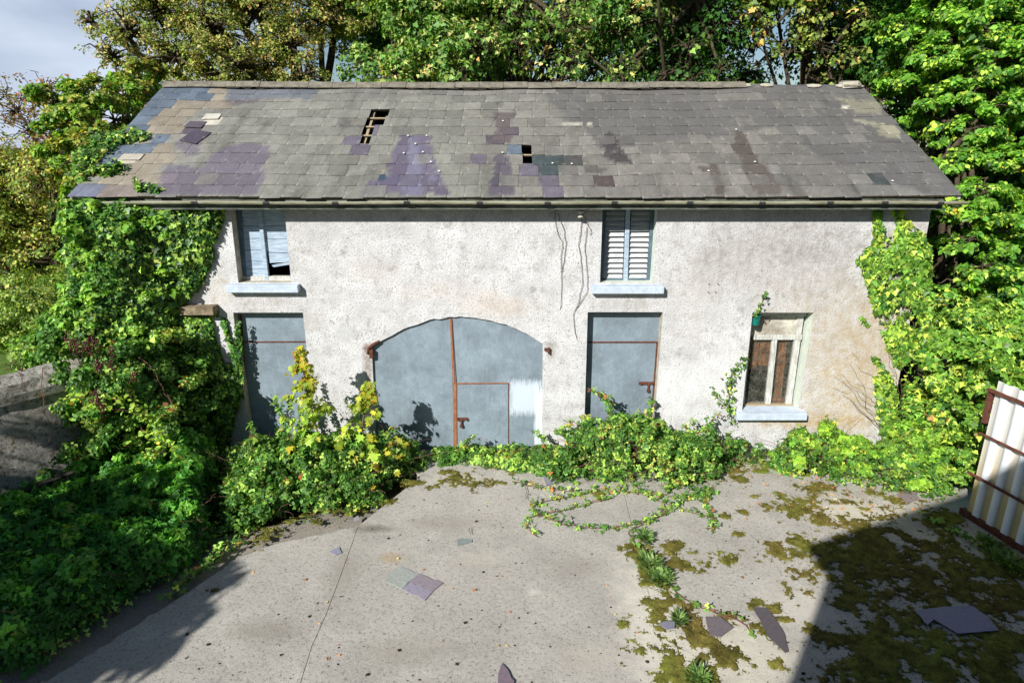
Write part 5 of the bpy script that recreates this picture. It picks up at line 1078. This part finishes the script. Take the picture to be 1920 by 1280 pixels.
# specks of dirt, grit and dead leaf bits
def scatter_debris():
    rng = np.random.default_rng(31); n = 520; px = rng.uniform(250, 1900, n); py = 900+380*rng.random(n)**.8; V = []; Fs = []; k = 0
    for a, b in zip(px, py):
        x, y = gr(a, b)
        if y > -.6 or (a < 700 and b < 1330-.5*a): continue
        m_ = int(rng.integers(5, 8)); r = rng.choice([.006, .009, .014, .024], p=[.5, .3, .15, .05]); an = np.linspace(0, 6.28, m_+1)[:-1]+rng.normal(0, .2, m_); rr = r*rng.uniform(.6, 1.2, m_)
        V += [(x+math.cos(q)*w_, y+math.sin(q)*w_*.8, .0035) for q, w_ in zip(an, rr)]+[(x+math.cos(q)*w_*.6, y+math.sin(q)*w_*.5, .004+r*.5) for q, w_ in zip(an, rr)]
        Fs += [(k+i, k+(i+1) % m_, k+m_+(i+1) % m_, k+m_+i) for i in range(m_)]+[tuple(k+m_+i for i in range(m_))]; k += 2*m_
    o = MB().add(V, Fs).build('debris', M['pebble']); tag(o, 'small dark specks of dirt and grit strewn over the concrete', 'debris', None, 'stuff')
scatter_debris()
o = leaves('fallen_leaves', *(lambda rng: (np.array([(*gr(rng.uniform(1380, 1800), rng.uniform(862, 960)), .03) for _ in range(260)]+[(*gr(rng.uniform(420, 1900), rng.uniform(900, 1270)), .012) for _ in range(70)]), rng.normal(0, .25, (330, 3))+np.array((0, 0, 1)), rng.uniform(.02, .06, 330), T_OV, palette(rng, rng.random(330), [((176, 128, 84), 3), ((150, 92, 66), 2), ((190, 170, 110), 1)])))(np.random.default_rng(5)), M['leaf_dry'])
tag(o, 'dry brown fallen leaves scattered along the edge of the undergrowth', 'fallen leaves', None, 'stuff')

# ================================================================ loose slates on the ground
def slate_on_ground(label, pts, z, c, c2=None, th=.009, jag=.006, seed=1, name='fallen_slate', tilt=None):
    rng = np.random.default_rng(seed); q = [gr(*p) for p in pts]; o_ = []
    for (a, b), (c_, d) in zip(q, q[1:]+q[:1]):
        L_ = math.hypot(c_-a, d-b); k = max(1, int(L_/.05))
        for t_ in np.linspace(0, 1, k+1)[:-1]: j = 0 if t_ == 0 else rng.normal(0, jag*.5); o_.append((a+(c_-a)*t_+j, b+(d-b)*t_+j, z))
    n = len(o_); tri = [tuple(f) for f in tessellate_polygon([[Vector(p) for p in o_]])]
    V = np.array(o_+[(x, y, zz+th) for x, y, zz in o_])
    if tilt: V[:, 2] += np.clip((V[:, 0]-V[:, 0].min())*tilt, 0, 1)
    me = bpy.data.meshes.new(name); me.from_pydata([tuple(v) for v in V], [], [f[::-1] for f in tri]+[tuple(i+n for i in f) for f in tri]+[(i, (i+1) % n, (i+1) % n+n, i+n) for i in range(n)])
    bm = bmesh.new(); bm.from_mesh(me); bmesh.ops.recalc_face_normals(bm, faces=bm.faces); bm.to_mesh(me); bm.free()
    at_ = me.attributes.new('Col', 'FLOAT_COLOR', 'POINT'); cc = np.ones((2*n, 4), np.float32); cc[:, :3] = lin(c); at_.data.foreach_set('color', cc.ravel())
    me.materials.append(M['loose_slate']); o = link(bpy.data.objects.new(name, me)); tag(o, label, 'roof slate', 'fallen roof slates on the concrete'); return o
slate_on_ground('pale grey-green half of the slate pile lying in mid yard', ((752, 1063), (785, 1077), (754, 1105), (724, 1091), (722, 1085), (736, 1071)), .004, (150, 154, 148), seed=1)
slate_on_ground('purplish slate lying against the back of the pale one in mid yard', ((786, 1076.5), (831, 1094), (812, 1108), (768, 1090)), .005, (134, 124, 132), seed=2)
slate_on_ground('lilac slate piece at the front corner of the mid-yard pile', ((767, 1091), (812, 1109), (797, 1126), (755, 1105.5)), .004, (140, 134, 148), seed=3)
slate_on_ground('small grey-green slate flake in the sunny yard above the pile', ((856, 1013), (866, 1010), (885, 1012), (885, 1017), (870, 1020), (858, 1024)), .004, (124, 134, 130), seed=4)
slate_on_ground('small grey slate chip at the left near the concrete joint', ((617, 1035), (636, 1026), (641, 1037), (630, 1041)), .006, (136, 136, 150), seed=5)
slate_on_ground('pointed purple slate shard cut by the bottom edge', ((941, 1245), (955, 1264), (964, 1280), (960, 1296), (932, 1296), (934, 1264)), .006, (112, 98, 108), seed=6, tilt=.1)
slate_on_ground('long dark slate shard pointing down at the right of the yard', ((1411, 1141), (1438, 1142), (1452, 1160), (1470, 1190), (1478, 1224), (1472, 1226), (1440, 1196), (1425, 1165)), .018, (84, 78, 82), seed=7)
slate_on_ground('broad lilac slate in the shade with moss across it', ((1714, 1148), (1765, 1142), (1822, 1140), (1852, 1162), (1872, 1186), (1795, 1192), (1750, 1165), (1738, 1176)), .03, (128, 126, 150), seed=8)
slate_on_ground('oval slate fragment sunk in moss at the joint', ((1235, 1173), (1250, 1168), (1265, 1170), (1264, 1182), (1250, 1184)), .028, (124, 122, 136), seed=9)
slate_on_ground('square dark slate half covered by a runner in the moss', ((1322, 1160), (1350, 1160), (1374, 1180), (1350, 1198), (1330, 1195)), .028, (104, 96, 100), seed=10)
slate_on_ground('grey slate leaning flat under the fringe right of the gate', ((1016, 884), (1034, 882), (1046, 905), (1024, 912)), .012, (134, 132, 142), seed=11)
slate_on_ground('tiny grey slate at the upper end of the concrete joint', ((664, 972), (672, 967), (673, 976), (663, 979)), .006, (150, 148, 156), seed=12)
slate_on_ground('brownish slate lying at the edge of the right thicket', ((1680, 928), (1712, 922), (1724, 936), (1700, 944)), .012, (132, 120, 122), seed=13)
# twigs in the shade
for i, (a, b, l) in enumerate((((1612, 1053), (1645, 1110), 'straight pale dead twig lying in the shade on the moss'), ((1540, 1060), (1590, 1055), 'curved thin twig lying across the shadow corner'), ((1665, 1090), (1690, 1130), 'short forked twig lying on moss right of the straight one'), ((985, 905), (987, 940), 'dark bent stalk lying beside the bramble loop'), ((880, 993), (882, 1006), 'tiny orange stalk standing by the slate flake'))):
    rng = np.random.default_rng(i); p = wander((*gr(*a), .035), (*gr(*b), .035), 7, .006, rng); o = segs('twig', p[:-1], p[1:], .005, .004, M['twig'], None, 5); tag(o, l, 'twig')

# ================================================================ old walls at the left
t = NT('old_wall', .95, .2)
med = t.noise(2.2, 8, .75); gn = t.noise(16, 8, .75); col = t.ramp(med, (.3, lin((120, 116, 106))), (.5, lin((176, 172, 162))), (.7, lin((206, 202, 192))))
col = t.mix(t.math('MULTIPLY', t.mr(gn, .5, .38), .8), col, lin((60, 56, 48))); col = t.mix(t.math('MULTIPLY', t.mr(t.noise(3.2, 6, .7), .58, .68), .6), col, lin((136, 116, 62)))
M['old_wall'] = t.done(col, t.bump(gn, 1.0, .05, t.bump(t.voro(5.5), .9, .08, t.bump(med, .8, .15))))
simple('dark_concrete', (92, 84, 70), .95, .4, 3, .02, c2=(60, 58, 56), stretch=(3, 3, .6))
A0 = gr(0, 1005); A1 = gr(165, 940); dx, dy = A1[0]-A0[0], A1[1]-A0[1]; L_ = math.hypot(dx, dy); ux, uy = dx/L_, dy/L_; nx_, ny_ = -uy, ux    # nx_ points to -x
def lowwall(name, off, th, z0, z1a, z1b, s0, s1, mat, cope=None):
    rng = np.random.default_rng(int(off*100)+3); k = int((s1-s0)/.12); V = []; Fs = []
    prof = [(0, 0), (0, .35), (0, .7), (0, 1), (.25, 1.03), (.5, 1.05), (.75, 1.03), (1, 1), (1, .5), (1, 0)]
    if cope: prof = [(0, 0), (0, .45), (0, .86), (-.10, .87), (-.14, .93), (-.05, .99), (.3, 1.03), (.7, 1.03), (1.1, .97), (1.1, .86), (1, .85), (1, 0)]
    m_ = len(prof)
    wob = lambda s, b, q: (float(vnoise(np.array([[s, b]]), 2.6, 40+q)[0])-.5)*.07
    for i in range(k+1):
        s = s0+(s1-s0)*i/k; zt_ = z1a+(z1b-z1a)*i/k
        for a, b in prof:
            o_ = off+a*th; V.append((A0[0]+ux*s+nx_*(o_+wob(s, b*3, 1)), A0[1]+uy*s+ny_*(o_+wob(s, b*3, 1)), z0+(zt_-z0)*b+(wob(s, a*2, 2)*.8 if b > .5 else 0)))
    for i in range(k):
        for j in range(m_-1): Fs.append((i*m_+j, i*m_+j+1, (i+1)*m_+j+1, (i+1)*m_+j))
    Fs += [tuple(range(m_)), tuple(k*m_+j for j in reversed(range(m_)))]
    return MB().add(V, Fs).build(name, M[mat], None, smooth=False)
o = lowwall('trough_wall', 0, .14, -.12, .52, .50, -2.0, 2.6, 'dark_concrete'); tag(o, 'low dark concrete wall standing in front of the old stone wall', 'wall')
zt_ = [z for z in (1,)]
dface = .5
def height_on(px, py, off):
    "height of the point seen at px,py on the plane parallel to the wall at the given offset"
    d = ray(px, py); n = np.array((nx_, ny_, 0)); p0 = np.array((A0[0]+nx_*off, A0[1]+ny_*off, 0)); t_ = ((p0-CAM) @ n)/(d @ n); p = CAM+d*t_; s = (p[0]-A0[0])*ux+(p[1]-A0[1])*uy; return s, p[2]
A0 = (-7.0, -2.12); A1 = (-7.0+.68, -2.12+.73); dx, dy = A1[0]-A0[0], A1[1]-A0[1]; L_ = math.hypot(dx, dy); ux, uy = dx/L_, dy/L_; nx_, ny_ = -uy, ux
sa, za = height_on(0, 728, 0); sb, zb = height_on(90, 702, 0)
o = lowwall('stone_wall', 0, .42, -.12, za-(zb-za)*1.2, zb+(zb-za)*.6, -1.6, 1.3, 'old_wall', cope=True); tag(o, 'old rendered stone wall with a rounded coping at the left edge', 'wall')

# ================================================================ corrugated gate at the right
G0 = np.array(gr(1808, 963)); G1 = np.array(gr(1920, 1033)); gd = (G1-G0)/np.linalg.norm(G1-G0); gn_ = np.array((-gd[1], gd[0]));
if gn_[0] > 0: gn_ = -gn_
cg = empty('corrugated_gate', (G0[0], G0[1], 0), 'white corrugated metal gate with rusty rails standing open at the right edge', 'gate')
def gp(u, z, o=0.0): return (G0[0]+gd[0]*u+gn_[0]*o, G0[1]+gd[1]*u+gn_[1]*o, z)
def gz_(px, py):
    d = ray(px, py); n = np.array((gn_[0], gn_[1], 0)); t_ = ((np.array((*G0, 0))-CAM) @ n)/(d @ n); p = CAM+d*t_; return float((p[0]-G0[0])*gd[0]+(p[1]-G0[1])*gd[1]), float(p[2])
top_u, top_z = gz_(1882, 716); print('gate top', top_u, top_z, gz_(1862, 728), gz_(1848, 812), gz_(1826, 885), gz_(1920, 742), gz_(1920, 838), gz_(1920, 938))
t = NT('white_sheet', .5, .4); a = t.attr(); s_ = t.noise(2.5, 7, .7, t.map((3, 3, .5)))
col = t.mix(1.0, a, t.ramp(t.noise(6, 6, .7, t.map((2, 2, .4))), (.3, .8), (.6, 1.0)), 'MULTIPLY'); col = t.mix(t.math('MULTIPLY', t.mr(s_, .62, .8), .5), col, lin((150, 104, 64)))
M['white_sheet'] = t.done(col, t.bump(s_, .2, .01))
pit = .215; prof = [(0, 0), (.36, 0), (.46, .03), (.86, .03), (.96, 0)]; V = []; C_ = []; us = []
u = .05; 
while u < 3.3:
    for a_, o_ in prof: us.append((u+a_*pit, o_, a_))
    u += pit
zs = np.linspace(.09, top_z, 26); 
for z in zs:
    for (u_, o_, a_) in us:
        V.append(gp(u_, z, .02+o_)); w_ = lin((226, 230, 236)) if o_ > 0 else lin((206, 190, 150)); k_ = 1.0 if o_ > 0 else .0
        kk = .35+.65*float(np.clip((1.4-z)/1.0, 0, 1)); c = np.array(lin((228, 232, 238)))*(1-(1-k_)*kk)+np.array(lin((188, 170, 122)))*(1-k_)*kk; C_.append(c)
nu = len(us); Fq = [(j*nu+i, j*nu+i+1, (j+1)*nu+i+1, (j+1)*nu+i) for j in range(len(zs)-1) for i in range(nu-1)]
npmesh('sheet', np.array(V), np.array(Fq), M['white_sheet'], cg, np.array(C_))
def rail(zc, h, name='rail', o0=.055, th=.035, u0=-.03, u1=3.3, mat='rust'):
    return MB().quadbox([gp(u0, zc-h/2, o0), gp(u1, zc-h/2, o0), gp(u1, zc+h/2, o0), gp(u0, zc+h/2, o0)], tuple(np.array((*gn_, 0))*th)).build(name, M[mat], cg, bevel=.005)
rail(.045, .09, 'bottom_rail', -.02, .09); 
for px, py, h in ((1864, 730, .045), (1848, 812, .028), (1826, 885, .03)):
    u_, z = gz_(px, py); rail(z, h, u0=u_-.03)
uA, zA = gz_(1858, 735); uB, zB = gz_(1842, 780)
MB().quadbox([gp(-.03, 1.42, .0), gp(.03, 1.42, .0), gp(.03, zA+.03, .0), gp(-.03, zA+.03, .0)], tuple(np.array((*gn_, 0))*.06)).build('post', M['rust'], cg, bevel=.006)

# ================================================================ farmhouse behind the camera (its roof line throws the shadow on the yard)
YF = -11.6
def caster(px, py, yc):
    "the point on the plane y=yc whose shadow falls at px,py on the ground"
    x, y = gr(px, py); t_ = (yc-y)/SUN.y; return (x+SUN.x*t_, yc, SUN.z*t_)
ev = caster(1512, 1030, YF+.25); rk = caster(1693, 970, YF+.25); cnr_ = caster(1557, 1093, YF); cn2 = caster(1467, 1280, YF)
print('farmhouse eave', ev, rk, cnr_, cn2)
fh = empty('farmhouse', (5, YF-4, 0), 'tall rendered farmhouse with a slate gable standing behind the photographer', 'house')
xe, ze = ev[0], ev[2]; sl = (rk[2]-ev[2])/(rk[0]-ev[0]); hw = 5.2; xr_ = xe+hw; zr = ze+sl*hw; xw0 = (cnr_[0]+cn2[0])/2; xw1 = 2*xr_-xw0
m = MB().prism([(xw0, YF, -.12), (xw1, YF, -.12), (xw1, YF, ze+.1), (xr_, YF, zr-.25), (xw0, YF, ze+.1)], (0, -9, 0)); m.build('wall', M['house_render'], fh)
for s_ in (0, 1):
    a = (xe if s_ == 0 else 2*xr_-xe); 
    MB().quadbox([(a, YF+.25, ze), (xr_, YF+.25, zr), (xr_, YF-9.3, zr), (a, YF-9.3, ze)], (0, 0, .09)).build('roof', M['house_slate'], fh)
for (wx, wz, ww, wh) in ((xr_-2.2, 1.0, 1.1, 1.7), (xr_+1.8, 1.0, 1.1, 1.7), (xr_+1.8, 4.2, 1.1, 1.6), (xr_-2.6, 4.2, 1.0, 1.6)):
    f = MB().box((wx-.06, YF+.004, wz-.06), (wx+ww+.06, YF+.03, wz+wh+.06)).build('window', M['wood_white'], fh)
    MB().box((wx, YF+.034, wz), (wx+ww, YF+.04, wz+wh)).build('pane', M['house_glass'], f)
MB().box((xr_-.5, YF-5, zr-.5), (xr_+.5, YF-4.2, zr+1.4)).build('chimney', M['house_render'], fh)
# trees left of the photographer, out of frame, whose crowns shade the left of the yard
def shade(label, targets, dist, r, n, seed, base):
    cl = []
    for (px, py, rr) in targets:
        x, y = gr(px, py); cl.append((x+SUN.x*dist, y+SUN.y*dist, SUN.z*dist, rr, rr, rr*.8))
    tree(label, base, cl, n, .12, DEEP, seed, per=34, frac=.26, tmpl=T_OV, trunk_r=.2)
shade('bushy tree standing out of frame left of the photographer', ((255, 1200, .5), (300, 1160, .5), (200, 1240, .4), (350, 1120, .38), (400, 1092, .2), (440, 1088, .13), (280, 1120, .6), (230, 1150, .6), (130, 1190, .7), (60, 1230, .6), (0, 1280, .6), (180, 1080, .9), (70, 1120, .8), (270, 1000, .8), (140, 1010, .7), (360, 1030, .4), (335, 940, .6), (375, 860, .45), (240, 900, .55), (-60, 1200, .8)), 8.2, 1, 46000, 90, (-10.8, -10.6, .0))
